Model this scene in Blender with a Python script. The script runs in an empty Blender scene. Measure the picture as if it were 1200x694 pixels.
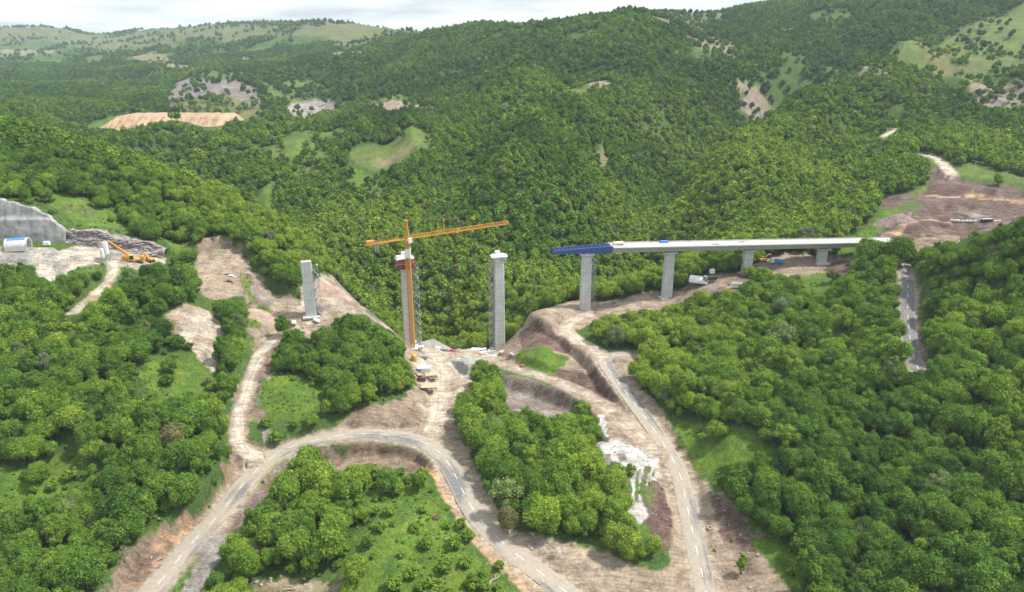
import bpy, math, random
import numpy as np
from mathutils import Matrix, Vector
R = math.radians
sc = bpy.context.scene
C = sc.collection
rng = np.random.default_rng(7)
random.seed(7)

# ------------------------------------------------------------------ camera, sky, sun, exposure
CAM_H = 160.0
cam = bpy.data.objects.new('camera', bpy.data.cameras.new('camera'))
C.objects.link(cam)
cam.location = (0, 0, CAM_H)
cam.rotation_euler = (R(90 - 20.5), 0, 0)
cam.data.sensor_width = 36
cam.data.lens = 25.5
cam.data.clip_start = 1
cam.data.clip_end = 20000
sc.camera = cam
SUN_EL, SUN_AZ = 58.0, 82.0          # azimuth clockwise from +Y
w = bpy.data.worlds.new('World'); sc.world = w; w.use_nodes = True
nt = w.node_tree; nt.nodes.clear()
wo = nt.nodes.new('ShaderNodeOutputWorld'); bg = nt.nodes.new('ShaderNodeBackground')
sky = nt.nodes.new('ShaderNodeTexSky'); sky.sky_type = 'NISHITA'; sky.sun_disc = False
sky.sun_elevation = R(SUN_EL); sky.sun_rotation = R(SUN_AZ); sky.dust_density = 2.0; sky.air_density = 1.0
tc = nt.nodes.new('ShaderNodeTexCoord'); mp = nt.nodes.new('ShaderNodeMapping')
mp.inputs['Scale'].default_value = (2.2, 2.2, 16)
nz = nt.nodes.new('ShaderNodeTexNoise'); nz.inputs['Scale'].default_value = 2.4; nz.inputs['Detail'].default_value = 6
rp = nt.nodes.new('ShaderNodeValToRGB'); rp.color_ramp.elements[0].position = .34; rp.color_ramp.elements[1].position = .60
rp.color_ramp.elements[0].color = (.35, .35, .35, 1); rp.color_ramp.elements[1].color = (.96, .96, .96, 1)
mx = nt.nodes.new('ShaderNodeMix'); mx.data_type = 'RGBA'
nt.links.new(tc.outputs['Generated'], mp.inputs['Vector']); nt.links.new(mp.outputs['Vector'], nz.inputs['Vector'])
nt.links.new(nz.outputs['Fac'], rp.inputs['Fac']); nt.links.new(rp.outputs['Color'], mx.inputs[0])
nt.links.new(sky.outputs['Color'], mx.inputs[6]); mx.inputs[7].default_value = (9.2, 9.6, 9.9, 1)      # thin white cloud
nt.links.new(mx.outputs[2], bg.inputs['Color']); bg.inputs['Strength'].default_value = 0.110
nt.links.new(bg.outputs['Background'], wo.inputs['Surface'])
sun = bpy.data.objects.new('sun', bpy.data.lights.new('sun', 'SUN'))
C.objects.link(sun)
sun.data.energy = 4.4; sun.data.angle = R(4.5); sun.data.color = (1.0, .955, .88)
sd = Vector((math.sin(R(SUN_AZ)) * math.cos(R(SUN_EL)), math.cos(R(SUN_AZ)) * math.cos(R(SUN_EL)), math.sin(R(SUN_EL))))
sun.rotation_euler = sd.to_track_quat('Z', 'Y').to_euler()
sun.location = (300, 200, 600)
sc.view_settings.view_transform = 'Standard'; sc.view_settings.look = 'None'
sc.view_settings.gamma = 1; sc.view_settings.exposure = 0.50; sc.view_settings.use_curve_mapping = False
sc.cycles.max_bounces = 4; sc.cycles.diffuse_bounces = 3; sc.cycles.glossy_bounces = 1
sc.cycles.transmission_bounces = 2; sc.cycles.transparent_max_bounces = 4; sc.cycles.volume_bounces = 0
sc.cycles.use_denoising = True
sc.cycles.sample_clamp_indirect = 4

# ------------------------------------------------------------------ helpers
def tag(o, label=None, cat=None, group=None, kind=None):
    if label: o['label'] = label
    if cat: o['category'] = cat
    if group: o['group'] = group
    if kind: o['kind'] = kind
    return o

def thing(name, label, cat, loc=(0, 0, 0), rotz=0.0, group=None):
    o = bpy.data.objects.new(name, None); C.objects.link(o)
    o.empty_display_size = .5
    o.location = loc; o.rotation_euler = (0, 0, rotz)
    return tag(o, label, cat, group)

class MB:
    """collects shapes, builds them as one mesh object"""
    def __init__(self): self.v = []; self.f = []
    def add(self, vs, fs):
        b = len(self.v); self.v += [tuple(p) for p in vs]; self.f += [tuple(i + b for i in q) for q in fs]; return self
    def box(self, c, s, rz=0.0, taper=1.0):
        cx, cy, cz = c; sx, sy, sz = s[0] / 2, s[1] / 2, s[2] / 2
        vs = []
        for k, (z, t) in enumerate(((-sz, 1.0), (sz, taper))):
            for x, y in ((-sx, -sy), (sx, -sy), (sx, sy), (-sx, sy)):
                x, y = x * t, y * t
                vs.append((cx + x * math.cos(rz) - y * math.sin(rz), cy + x * math.sin(rz) + y * math.cos(rz), cz + z))
        return self.add(vs, [(3, 2, 1, 0), (4, 5, 6, 7), (0, 1, 5, 4), (1, 2, 6, 5), (2, 3, 7, 6), (3, 0, 4, 7)])
    def bar(self, a, b, t, n=4):
        return self.tube([a, b], [t * .6, t * .6], n)
    def tube(self, pts, rad, n=8, caps=True):
        pts = [Vector(p) for p in pts]; vs = []; fs = []
        for i, p in enumerate(pts):
            d = (pts[min(i + 1, len(pts) - 1)] - pts[max(i - 1, 0)]).normalized()
            x = d.orthogonal().normalized() if abs(d.z) > .95 else Vector((-d.y, d.x, 0)).normalized()
            y = d.cross(x)
            for k in range(n):
                a = 2 * math.pi * (k + .5) / n
                vs.append(p + (x * math.cos(a) + y * math.sin(a)) * rad[i])
        for i in range(len(pts) - 1):
            for k in range(n):
                k2 = (k + 1) % n
                fs.append((i * n + k, i * n + k2, (i + 1) * n + k2, (i + 1) * n + k))
        if caps:
            fs.append(tuple(range(n - 1, -1, -1))); fs.append(tuple((len(pts) - 1) * n + k for k in range(n)))
        return self.add(vs, fs)
    def lathe(self, c, prof, n=12):
        return self.tube([(c[0], c[1], c[2] + z) for r, z in prof], [r for r, z in prof], n)
    def prism(self, prof, y0, y1, axis='y'):
        """profile in x,z extruded along y (or profile in y,z extruded along x)"""
        n = len(prof)
        if axis == 'y': vs = [(a, y0, b) for a, b in prof] + [(a, y1, b) for a, b in prof]
        else: vs = [(y0, a, b) for a, b in prof] + [(y1, a, b) for a, b in prof]
        fs = [tuple(range(n)), tuple(range(2 * n - 1, n - 1, -1))]
        for i in range(n):
            j = (i + 1) % n; fs.append((j, i, i + n, j + n))
        return self.add(vs, fs)
    def build(self, name, m, parent=None, smooth=False, loc=None):
        me = bpy.data.meshes.new(name); me.from_pydata(self.v, [], self.f); me.update()
        bm_fix(me)
        o = bpy.data.objects.new(name, me); C.objects.link(o)
        me.materials.append(m)
        if parent is not None: o.parent = parent
        if loc: o.location = loc
        if smooth: me.shade_smooth()
        return o

import bmesh
def bm_fix(me):
    b = bmesh.new(); b.from_mesh(me); bmesh.ops.recalc_face_normals(b, faces=b.faces); b.to_mesh(me); b.free()

def np_mesh(name, V, Fq, m):
    """V (n,3), Fq (k,4) quads or (k,3) tris"""
    me = bpy.data.meshes.new(name)
    V = np.asarray(V, np.float32); Fq = np.asarray(Fq, np.int32); k = Fq.shape[1]
    me.vertices.add(len(V)); me.vertices.foreach_set('co', V.ravel())
    me.loops.add(Fq.size); me.loops.foreach_set('vertex_index', Fq.ravel())
    me.polygons.add(len(Fq)); me.polygons.foreach_set('loop_start', np.arange(0, Fq.size, k, dtype=np.int32))
    me.update(calc_edges=True)
    if m is not None: me.materials.append(m)
    return me

def hash2(ix, iy, seed):
    h = (ix.astype(np.int64) * 374761393 + iy.astype(np.int64) * 668265263 + seed * 974634777) & 0xffffffff
    h = ((h ^ (h >> 13)) * 1274126177) & 0xffffffff
    h = h ^ (h >> 16)
    return (h & 0xffff) / 65535.0
def vnoise(x, y, seed=0):
    x = np.asarray(x, float); y = np.asarray(y, float)
    ix = np.floor(x); iy = np.floor(y); fx = x - ix; fy = y - iy
    fx = fx * fx * (3 - 2 * fx); fy = fy * fy * (3 - 2 * fy)
    a = hash2(ix, iy, seed); b = hash2(ix + 1, iy, seed); c = hash2(ix, iy + 1, seed); d = hash2(ix + 1, iy + 1, seed)
    return (a * (1 - fx) + b * fx) * (1 - fy) + (c * (1 - fx) + d * fx) * fy
def fbm(x, y, seed=0, oct=4):
    t = 0; a = .5; n = 0
    for k in range(oct):
        t = t + a * vnoise(x * 2 ** k + k * 17.3, y * 2 ** k - k * 9.1, seed + k); n += a; a *= .55
    return t / n - .5

# ------------------------------------------------------------------ materials
def nodes(name):
    m = bpy.data.materials.new(name); m.use_nodes = True; t = m.node_tree
    b = t.nodes['Principled BSDF']
    return m, t, b
def mixc(t, fac, a, b, mode='MIX'):
    n = t.nodes.new('ShaderNodeMix'); n.data_type = 'RGBA'; n.blend_type = mode
    for sock, val in ((0, fac), (6, a), (7, b)):
        if isinstance(val, bpy.types.NodeSocket): t.links.new(val, n.inputs[sock])
        elif sock == 0: n.inputs[0].default_value = val
        else: n.inputs[sock].default_value = (*val, 1)
    return n.outputs[2]
def noise(t, scale, detail=4, vec=None, rough=.55, dist=0.0):
    n = t.nodes.new('ShaderNodeTexNoise'); n.inputs['Scale'].default_value = scale
    n.inputs['Detail'].default_value = detail; n.inputs['Roughness'].default_value = rough; n.inputs['Distortion'].default_value = dist
    if vec is not None: t.links.new(vec, n.inputs['Vector'])
    return n.outputs['Fac']
def ramp(t, fac, stops):
    n = t.nodes.new('ShaderNodeValToRGB'); e = n.color_ramp.elements
    while len(e) < len(stops): e.new(.5)
    for el, (p, c) in zip(e, stops):
        el.position = p; el.color = (*c, 1) if len(c) == 3 else c
    t.links.new(fac, n.inputs['Fac']); return n.outputs['Color']
def coord(t, kind='Object'):
    return t.nodes.new('ShaderNodeTexCoord').outputs[kind]
def worldpos(t):
    return t.nodes.new('ShaderNodeNewGeometry').outputs['Position']
def mapping(t, vec, scale):
    n = t.nodes.new('ShaderNodeMapping'); n.inputs['Scale'].default_value = scale; t.links.new(vec, n.inputs['Vector']); return n.outputs['Vector']
def bump(t, b, h, strength=.5, dist=.2):
    n = t.nodes.new('ShaderNodeBump'); n.inputs['Strength'].default_value = strength; n.inputs['Distance'].default_value = dist
    t.links.new(h, n.inputs['Height']); t.links.new(n.outputs['Normal'], b.inputs['Normal'])
def plain(name, c, c2=None, scale=1.5, rough=.7, metal=0.0):
    """two-tone weathered paint or material"""
    m, t, b = nodes(name)
    c2 = c2 or tuple(x * .72 for x in c)
    f = noise(t, scale, 5, coord(t))
    t.links.new(ramp(t, f, [(.35, c), (.68, c2)]), b.inputs['Base Color'])
    b.inputs['Roughness'].default_value = rough; b.inputs['Metallic'].default_value = metal
    return m
def concrete(name, c, lift=4.5, vert=True):
    """cast concrete: pour joints every lift metres, streaks, blotches"""
    m, t, b = nodes(name)
    o = coord(t)
    f = noise(t, .35, 6, o, .65); st = noise(t, 1.0, 4, mapping(t, o, (1.6, 1.6, .12)))
    col = ramp(t, f, [(.3, tuple(x * .84 for x in c)), (.7, tuple(min(1, x * 1.12) for x in c))])
    col = mixc(t, .5, col, ramp(t, st, [(.3, (.62, .62, .60)), (.62, (1, 1, 1))]), 'MULTIPLY')
    sp = t.nodes.new('ShaderNodeSeparateXYZ'); t.links.new(o, sp.inputs[0])
    def line(sock, per, wd):
        a = t.nodes.new('ShaderNodeMath'); a.operation = 'PINGPONG'; a.inputs[1].default_value = per / 2; t.links.new(sock, a.inputs[0])
        g = t.nodes.new('ShaderNodeMath'); g.operation = 'LESS_THAN'; g.inputs[1].default_value = wd; t.links.new(a.outputs[0], g.inputs[0]); return g.outputs[0]
    col = mixc(t, line(sp.outputs[2], lift, .11), col, tuple(x * .62 for x in c))
    # every pour a slightly different tone
    fl = t.nodes.new('ShaderNodeMath'); fl.operation = 'SNAP'; fl.inputs[1].default_value = lift; t.links.new(sp.outputs[2], fl.inputs[0])
    wn = t.nodes.new('ShaderNodeTexWhiteNoise'); wn.noise_dimensions = '1D'; t.links.new(fl.outputs[0], wn.inputs['W'])
    col = mixc(t, .8, col, ramp(t, wn.outputs['Value'], [(0, (.86, .86, .86)), (1, (1.0, 1.0, 1.0))]), 'MULTIPLY')
    t.links.new(col, b.inputs['Base Color']); b.inputs['Roughness'].default_value = .85
    bump(t, b, noise(t, 6, 3, o), .25, .03)
    return m

M = {}
M['conc'] = concrete('pier_concrete', (.56, .56, .54))
M['deck'] = concrete('deck_concrete', (.46, .46, .44), 40)
M['slab'] = plain('pale_deck_concrete', (.40, .395, .375), (.32, .31, .295), .25, .85)
M['fresh'] = plain('fresh_concrete', (.60, .59, .56), (.45, .44, .42), .5, .85)
M['crane'] = plain('orange_crane_paint', (.64, .29, .04), (.52, .22, .035), 1.2, .5)
M['yellow'] = plain('yellow_paint', (.70, .36, .03), (.55, .27, .03), 1.5, .5)
M['steel'] = plain('grey_steel', (.30, .31, .32), (.20, .20, .21), 2, .5, .3)
M['galv'] = plain('galvanised_steel', (.36, .37, .38), (.27, .28, .29), 2, .5, .2)
M['dark'] = plain('dark_rubber', (.025, .025, .027), (.04, .038, .035), 3, .8)
M['glass'] = plain('dark_glass', (.03, .04, .05), (.05, .06, .07), 1, .1)
M['white'] = plain('white_paint', (.74, .74, .72), (.58, .57, .54), 1.2, .6)
M['tarp'] = plain('white_sheeting', (.80, .80, .79), (.62, .62, .62), .8, .6)
M['blue'] = plain('dark_blue_paint', (.038, .088, .285), (.05, .10, .28), .9, .45)
M['blue2'] = plain('bright_blue_sheet', (.05, .17, .55), (.07, .22, .60), .8, .5)
M['red'] = plain('red_steel', (.22, .05, .045), (.17, .05, .045), 1.5, .6)
M['brick'] = plain('red_plastic', (.55, .10, .07), (.45, .09, .07), 1.5, .6)
M['rust'] = plain('rusty_timber', (.24, .10, .06), (.15, .075, .05), 2, .85)
M['timber'] = plain('pale_timber', (.52, .38, .24), (.40, .28, .17), 2, .85)
M['gravel'] = plain('grey_gravel', (.30, .31, .28), (.20, .21, .19), 1.1, .95)
M['bark'] = plain('grey_brown_bark', (.14, .105, .075), (.08, .06, .045), 4, .95)
M['deadwood'] = plain('weathered_deadwood', (.36, .29, .22), (.22, .17, .13), 3, .95)
M['rockm'] = plain('mauve_grey_rock', (.27, .235, .225), (.13, .11, .105), .45, .95)
def rock_mat():
    m, t, b = nodes('blasted_rock'); wp = worldpos(t); f = noise(t, .5, 8, wp, .7); g = noise(t, 1.0, 5, mapping(t, wp, (.25, .25, 1.6)), .7, .6)
    v = t.nodes.new('ShaderNodeTexVoronoi'); v.feature = 'DISTANCE_TO_EDGE'; v.inputs['Scale'].default_value = .38; t.links.new(mapping(t, wp, (1, 1, 1.8)), v.inputs['Vector'])
    col = ramp(t, f, [(.32, (.38, .34, .325)), (.5, (.27, .235, .225)), (.68, (.16, .135, .13))])
    col = mixc(t, 1.0, col, ramp(t, g, [(.35, (.6, .6, .6)), (.65, (1.5, 1.48, 1.45))]), 'MULTIPLY'); col = mixc(t, ramp(t, v.outputs['Distance'], [(.0, (.75, .75, .75)), (.07, (0, 0, 0))]), col, (.05, .043, .04))
    t.links.new(col, b.inputs['Base Color']); b.inputs['Roughness'].default_value = .95; bump(t, b, g, 1.0, .7); return m
M['rockm'] = rock_mat()
M['boulder'] = plain('pale_boulder', (.36, .32, .29), (.22, .19, .17), .9, .95)

def leaf_mat(name, stops):
    m = bpy.data.materials.new(name); m.use_nodes = True; t = m.node_tree
    b = t.nodes['Principled BSDF']; t.nodes.remove(b); out = t.nodes['Material Output']
    a = t.nodes.new('ShaderNodeAttribute'); a.attribute_type = 'INSTANCER'; a.attribute_name = 'tint'
    col = ramp(t, a.outputs['Fac'], stops)
    lv = t.nodes.new('ShaderNodeAttribute'); lv.attribute_type = 'GEOMETRY'; lv.attribute_name = 'leaf'
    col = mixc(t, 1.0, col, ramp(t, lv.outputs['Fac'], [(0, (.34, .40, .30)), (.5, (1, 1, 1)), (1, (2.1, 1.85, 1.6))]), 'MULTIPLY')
    d = t.nodes.new('ShaderNodeBsdfDiffuse'); tr = t.nodes.new('ShaderNodeBsdfTranslucent'); ms = t.nodes.new('ShaderNodeMixShader')
    ms.inputs[0].default_value = .30
    t.links.new(col, d.inputs['Color'])
    t.links.new(mixc(t, 1.0, col, (1.25, 1.15, .55), 'MULTIPLY'), tr.inputs['Color'])
    t.links.new(d.outputs[0], ms.inputs[1]); t.links.new(tr.outputs[0], ms.inputs[2]); t.links.new(ms.outputs[0], out.inputs['Surface'])
    return m
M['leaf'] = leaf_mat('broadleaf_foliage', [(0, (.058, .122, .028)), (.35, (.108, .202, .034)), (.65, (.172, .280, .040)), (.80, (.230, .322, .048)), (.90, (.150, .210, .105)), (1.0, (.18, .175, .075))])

# ------------------------------------------------------------------ terrain: one sheet out to the far ridges
CTL = np.array([(-146.7,165.0,7.7),(-137.0,190.0,3.3),(-109.3,176.0,-1.1),(-103.8,202.0,0.4),(-98.0,228.0,2.9),(-89.6,243.0,4.3),(-74.9,251.0,5.1),(-58.6,255.0,5.4),
(-41.0,252.0,5.7),(-30.0,245.0,5.0),(-22.2,230.0,5.3),(-14.8,210.0,4.9),(-5.6,195.0,2.6),(8.0,182.0,-0.6),(14.3,175.0,-1.5),(-70.3,176.0,-1.1),
(-52.1,176.0,-1.1),(-42.0,196.0,5.2),(-53.2,226.0,4.3),(-64.1,206.0,4.3),(-27.1,187.0,2.4),(-167.1,197.0,11.1),(-182.7,224.0,20.0),(-198.9,252.0,29.3),
(-215.1,280.0,38.9),(-229.1,305.0,48.8),(-149.0,215.0,11.9),(-156.2,232.0,22.2),(-165.8,252.0,29.3),(-178.1,277.0,36.3),(-202.6,297.0,43.7),(-127.5,205.0,5.1),
(-125.1,230.0,16.3),(-132.3,248.0,20.3),(-140.1,275.0,23.4),(-135.8,292.0,25.5),(-149.5,310.0,34.4),(-175.1,308.0,39.4),(-160.4,290.0,30.5),(-90.5,268.0,15.1),
(-79.2,305.0,15.1),(-61.4,272.0,10.9),(-50.2,295.0,11.3),(-83.0,325.0,21.6),(-79.6,257.0,7.4),(-110.5,322.0,20.7),(-113.8,285.0,16.4),(-108.7,250.0,11.5),
(-105.7,238.0,7.5),(-101.3,334.0,24.7),(-87.8,350.0,30.1),(-74.1,345.0,25.0),(-63.2,342.0,16.8),(-146.2,345.0,38.8),(-160.4,362.0,47.0),(-130.9,350.0,37.1),
(-121.2,345.0,31.9),(-112.2,343.0,30.4),(-143.0,368.0,42.8),(-122.9,366.0,33.9),(-49.4,342.0,4.8),(-35.2,318.0,4.4),(-31.5,278.0,3.4),(-32.0,264.0,3.2),
(-7.8,355.0,-1.1),(-17.8,345.0,1.0),(-45.1,372.0,1.6),(-28.5,372.0,0.1),(-15.5,295.0,7.0),(0.0,262.0,4.4),(16.0,232.0,3.9),(14.7,208.0,2.8),
(33.2,192.0,1.6),(29.3,207.0,3.6),(31.3,226.0,4.3),(-16.8,247.0,5.6),(5.5,192.0,1.6),(37.1,180.0,-1.5),(15.5,293.0,3.7),(0.0,315.0,5.8),
(15.9,304.0,5.5),(30.6,290.0,6.6),(44.2,264.0,7.3),(16.6,322.0,13.9),(5.2,338.0,11.4),(17.3,340.0,18.6),(5.5,358.0,13.0),(27.9,335.0,14.1),
(38.0,328.0,13.5),(41.4,320.0,11.6),(39.9,367.0,15.4),(28.1,372.0,16.9),(14.1,372.0,11.9),(56.3,372.0,16.9),(70.8,376.0,20.4),(85.9,378.0,19.7),
(60.2,180.0,-4.8),(61.4,203.0,-0.4),(64.3,232.0,0.1),(61.4,243.0,4.3),(58.2,253.0,5.8),(53.8,268.0,7.0),(49.0,285.0,8.0),(43.5,310.0,10.5),
(59.2,315.0,12.2),(43.1,244.0,7.5),(46.3,232.0,5.8),(42.7,219.0,5.5),(42.2,206.0,4.3),(50.2,209.0,2.1),(33.7,248.0,5.0),(84.4,240.0,13.8),
(74.2,235.0,5.7),(79.4,208.0,2.8),(90.6,218.0,9.8),(83.5,193.0,0.8),(78.5,177.0,-2.1),(100.6,170.0,4.4),(140.5,158.0,14.2),(121.3,164.0,9.9),
(114.8,203.0,6.6),(139.9,198.0,10.4),(163.7,193.0,14.2),(132.5,246.0,13.9),(159.6,237.0,19.3),(184.2,228.0,24.6),(108.1,225.0,12.2),(83.6,325.0,14.8),
(120.4,312.0,20.6),(92.8,282.0,13.8),(75.0,285.0,12.2),(126.6,275.0,17.4),(141.0,268.0,21.0),(154.3,300.0,26.0),(164.5,250.0,30.4),(202.2,262.0,43.0),
(192.4,272.0,38.5),(161.7,268.0,32.7),(195.1,338.0,41.3),(177.0,298.0,35.2),(199.2,350.0,45.3),(187.8,296.0,40.1),(198.2,318.0,48.3),(210.3,308.0,55.9),
(215.4,288.0,58.8),(222.3,303.0,71.2),(212.0,325.0,58.6),(182.3,340.0,40.6),(155.5,345.0,34.2),(169.1,310.0,34.4),(131.8,350.0,30.1),(109.0,381.0,28.7),
(133.2,389.0,29.5),(153.5,402.0,33.5),(181.0,398.0,30.6),(200.8,408.0,32.6),(219.2,416.0,35.5),(109.4,348.0,28.5),(91.0,360.0,19.1),(61.6,345.0,15.5),
(67.9,330.0,12.6),(257.5,423.0,41.4),(292.8,440.0,44.9),(312.4,430.0,46.5),(217.6,425.0,39.3),(240.6,432.0,45.9),(253.5,470.0,49.8),(314.0,478.0,52.6),
(344.0,480.0,52.2),(308.0,520.0,55.7),(356.1,500.0,56.7),(368.4,560.0,60.9),(327.7,570.0,61.1),(290.5,575.0,58.2),(218.1,505.0,40.4),(185.3,515.0,38.0),
(142.1,450.0,36.7),(104.1,425.0,32.8),(82.1,415.0,25.1),(198.9,430.0,39.5),(175.9,425.0,40.9),(-244.8,333.0,60.3),(-234.7,336.0,59.4),(-225.0,340.0,58.2),
(-210.1,343.0,57.3),(-196.9,340.0,52.6),(-182.9,345.0,50.1),(-175.7,357.0,48.6),(-192.3,322.0,49.0),(-189.6,308.0,44.8),(-190.3,298.0,42.5),(-213.6,318.0,50.4),
(-229.4,318.0,50.4),(-176.6,322.0,46.9),(-263.0,366.0,75.1),(-246.2,366.0,72.0),(-233.0,364.0,66.6),(-213.3,358.0,61.0),(-198.7,362.0,56.2),(-184.0,366.0,49.5),
(-242.3,390.0,72.4),(-217.0,382.0,61.0),(-270.7,400.0,77.4),(-199.0,390.0,53.1),(-171.9,380.0,48.7),(-325.4,465.0,87.5),(-264.6,448.0,73.9),(-206.1,430.0,59.2),
(-149.2,408.0,44.1),(-105.5,385.0,25.8),(-79.4,368.0,10.9),(-444.7,640.0,72.7),(-373.7,640.0,57.9),(-283.7,600.0,43.2),(-201.5,560.0,27.4),(-122.3,500.0,13.5),
(-82.5,440.0,2.5),(-41.9,412.0,-8.0),(-57.5,375.0,0.4),(0.0,405.0,-8.5),(-20.6,405.0,-4.0),(10.8,432.0,8.3),(0.0,470.0,13.3),(29.6,485.0,21.0),
(20.8,415.0,5.9),(53.4,430.0,14.6),(77.2,465.0,14.9),(66.0,550.0,29.7),(0.0,550.0,29.7),(-63.4,520.0,11.0),(-71.7,600.0,25.2),(-152.9,640.0,16.2),
(-27.4,440.0,5.4),(0.0,620.0,43.0),(79.6,680.0,47.6),(0.0,760.0,60.6),(51.0,900.0,92.4),(114.9,1030.0,126.9),(213.7,1220.0,181.5),(29.0,1320.0,167.1),
(-171.9,1550.0,134.6),(-58.0,1300.0,118.2),(-203.1,1200.0,82.9),(-56.6,1000.0,84.9),(-92.5,800.0,55.4),(103.9,580.0,29.7),(155.7,700.0,42.7),(246.2,820.0,54.6),
(368.1,980.0,73.5),(306.6,1200.0,134.0),(215.3,950.0,88.6),(316.0,1000.0,95.7),(399.6,1450.0,158.8),(525.1,1600.0,191.5),(-117.8,720.0,43.5),(-168.8,720.0,36.8),
(-344.0,1000.0,51.7),(-483.9,1000.0,38.3),(-739.9,1300.0,45.2),(-497.2,1250.0,55.1),(-327.7,1150.0,54.7),(-222.0,1080.0,55.1),(-424.1,1900.0,94.8),(-506.8,1500.0,71.7),
(-853.6,1900.0,62.5),(-1455.5,2600.0,48.7),(-637.0,1400.0,39.5),(-955.4,1400.0,39.5),(-1746.6,2600.0,48.7),(-587.1,850.0,58.4),(-372.9,800.0,37.1),(-253.8,720.0,32.6),
(-1833.0,3300.0,88.6),(-2394.9,3600.0,100.9),(-2841.8,4300.0,165.3),(-2557.6,4300.0,165.3),(-2382.1,4400.0,129.0),(-1891.6,3900.0,156.8),(-1464.9,3600.0,179.3),(-1252.6,3400.0,178.2),
(-860.8,2900.0,178.5),(-593.4,2700.0,180.0),(-475.5,2700.0,168.9),(-358.0,2700.0,141.0),(-273.1,2600.0,136.3),(-864.8,2600.0,117.3),(-509.4,2300.0,129.5),(-1288.6,2900.0,97.2),
(164.2,550.0,36.4),(215.9,610.0,44.9),(270.3,660.0,50.9),(366.9,800.0,73.4),(477.3,940.0,99.6),(636.3,1150.0,147.1),(820.4,1250.0,184.6),(539.5,960.0,108.7),
(658.3,980.0,118.1),(500.5,800.0,91.1),(471.6,680.0,71.1),(404.5,700.0,68.4),(359.6,690.0,65.8),(468.4,1050.0,126.2),(447.1,1150.0,135.1),(574.3,1500.0,189.5),
(632.0,1450.0,203.2),(662.0,1350.0,200.2),(395.0,1000.0,95.7),(-3693.6,3600.0,44.2),(-680.6,640.0,76.3),(-504.9,470.0,85.1),(-436.8,400.0,77.4),(-388.9,345.0,56.7),
(-343.1,290.0,30.5),(-293.9,235.0,13.1),(-231.3,170.0,4.4),(1239.0,1250.0,234.7),(1005.5,980.0,128.5),(720.2,680.0,78.8),(546.1,500.0,56.7),(474.5,430.0,58.2),
(365.7,330.0,77.8),(309.7,270.0,65.2),(266.4,215.0,32.3),(210.9,155.0,18.1),(-60.0,60.0,5.0),(0.0,60.0,-5.0),(60.0,60.0,0.0),(-110.0,110.0,8.0),
(0.0,110.0,-4.0),(0.0,140.0,-3.0),(110.0,110.0,8.0),(-3000.0,6500.0,60.0),(0.0,6500.0,60.0),(3000.0,6500.0,60.0),(-1500.0,6500.0,60.0),(1500.0,6500.0,60.0),
(-6000.0,6500.0,60.0),(6000.0,6500.0,60.0),(-100.0,5200.0,80.0),(-3600.0,5200.0,100.0),(300.0,2600.0,120.0),(900.0,2400.0,150.0),(1500.0,2200.0,160.0),(500.0,3800.0,80.0),
(1500.0,3800.0,80.0)])
def warp(x, y): return np.stack([x / y * 3.0, np.log(y / 150.0) * 2.2], -1)
def tps(r2): return .5 * r2 * np.log(r2 + 1e-12)
_P = warp(CTL[:, 0], CTL[:, 1]); _S = (CAM_H - CTL[:, 2]) / CTL[:, 1]; _n = len(_P)
_A = np.zeros((_n + 3, _n + 3)); _A[:_n, :_n] = tps(((_P[:, None] - _P[None]) ** 2).sum(-1)) + np.eye(_n) * 4e-4
_A[:_n, _n] = 1; _A[:_n, _n + 1:] = _P; _A[_n, :_n] = 1; _A[_n + 1:, :_n] = _P.T
_W = np.linalg.solve(_A, np.r_[_S, 0, 0, 0])
def slope_field(x, y):
    q = warp(x, y); out = np.empty(len(q))
    for c in range(0, len(q), 8000):
        qq = q[c:c + 8000]
        d2 = (qq ** 2).sum(-1)[:, None] + (_P ** 2).sum(-1)[None] - 2 * qq @ _P.T
        out[c:c + 8000] = tps(np.maximum(d2, 0)) @ _W[:_n] + _W[_n] + qq @ _W[_n + 1:]
    return out
AC = np.r_[np.linspace(-1.5, -.93, 40)[:-1], np.linspace(-.93, .93, 1000), np.linspace(.93, 1.5, 40)[1:]]
YR = np.r_[np.linspace(60, 150, 60)[:-1], np.linspace(150, 300, 240)[:-1], np.linspace(300, 460, 200)[:-1], np.exp(np.linspace(np.log(460), np.log(6500), 330))]
NA, NY = len(AC), len(YR)
GY, GA = np.meshgrid(YR, AC, indexing='ij'); GX = GA * GY
# the field is smooth: solve it on every third row and column, then interpolate
ca = np.linspace(-1.5, 1.5, 420); cy = np.exp(np.linspace(np.log(60), np.log(6500), 380))
cY, cA = np.meshgrid(cy, ca, indexing='ij')
cS = slope_field((cA * cY).ravel(), cY.ravel()).reshape(cY.shape)
def cubic_rows(S, xs, xq):            # Catmull-Rom along axis 0 on a uniform grid
    t = (xq - xs[0]) / (xs[1] - xs[0]); i = np.clip(np.floor(t).astype(int), 0, len(xs) - 2); f = (t - i)[:, None]
    p0 = S[np.maximum(i - 1, 0)]; p1 = S[i]; p2 = S[i + 1]; p3 = S[np.minimum(i + 2, len(xs) - 1)]
    return p1 + .5 * f * (p2 - p0 + f * (2 * p0 - 5 * p1 + 4 * p2 - p3 + f * (3 * (p1 - p2) + p3 - p0)))
_s = cubic_rows(cS, np.log(cy), np.log(YR)); _s = cubic_rows(_s.T, ca, AC).T
Z = CAM_H - GY * _s
Z += fbm(GX / 60, GY / 60, 3, 3) * np.clip((GY - 400) / 500, 0, 1) * 16 + fbm(GX / 260, GY / 260, 5, 3) * np.clip((GY - 900) / 1500, 0, 1) * 45
ia = np.arange(NA)
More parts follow.
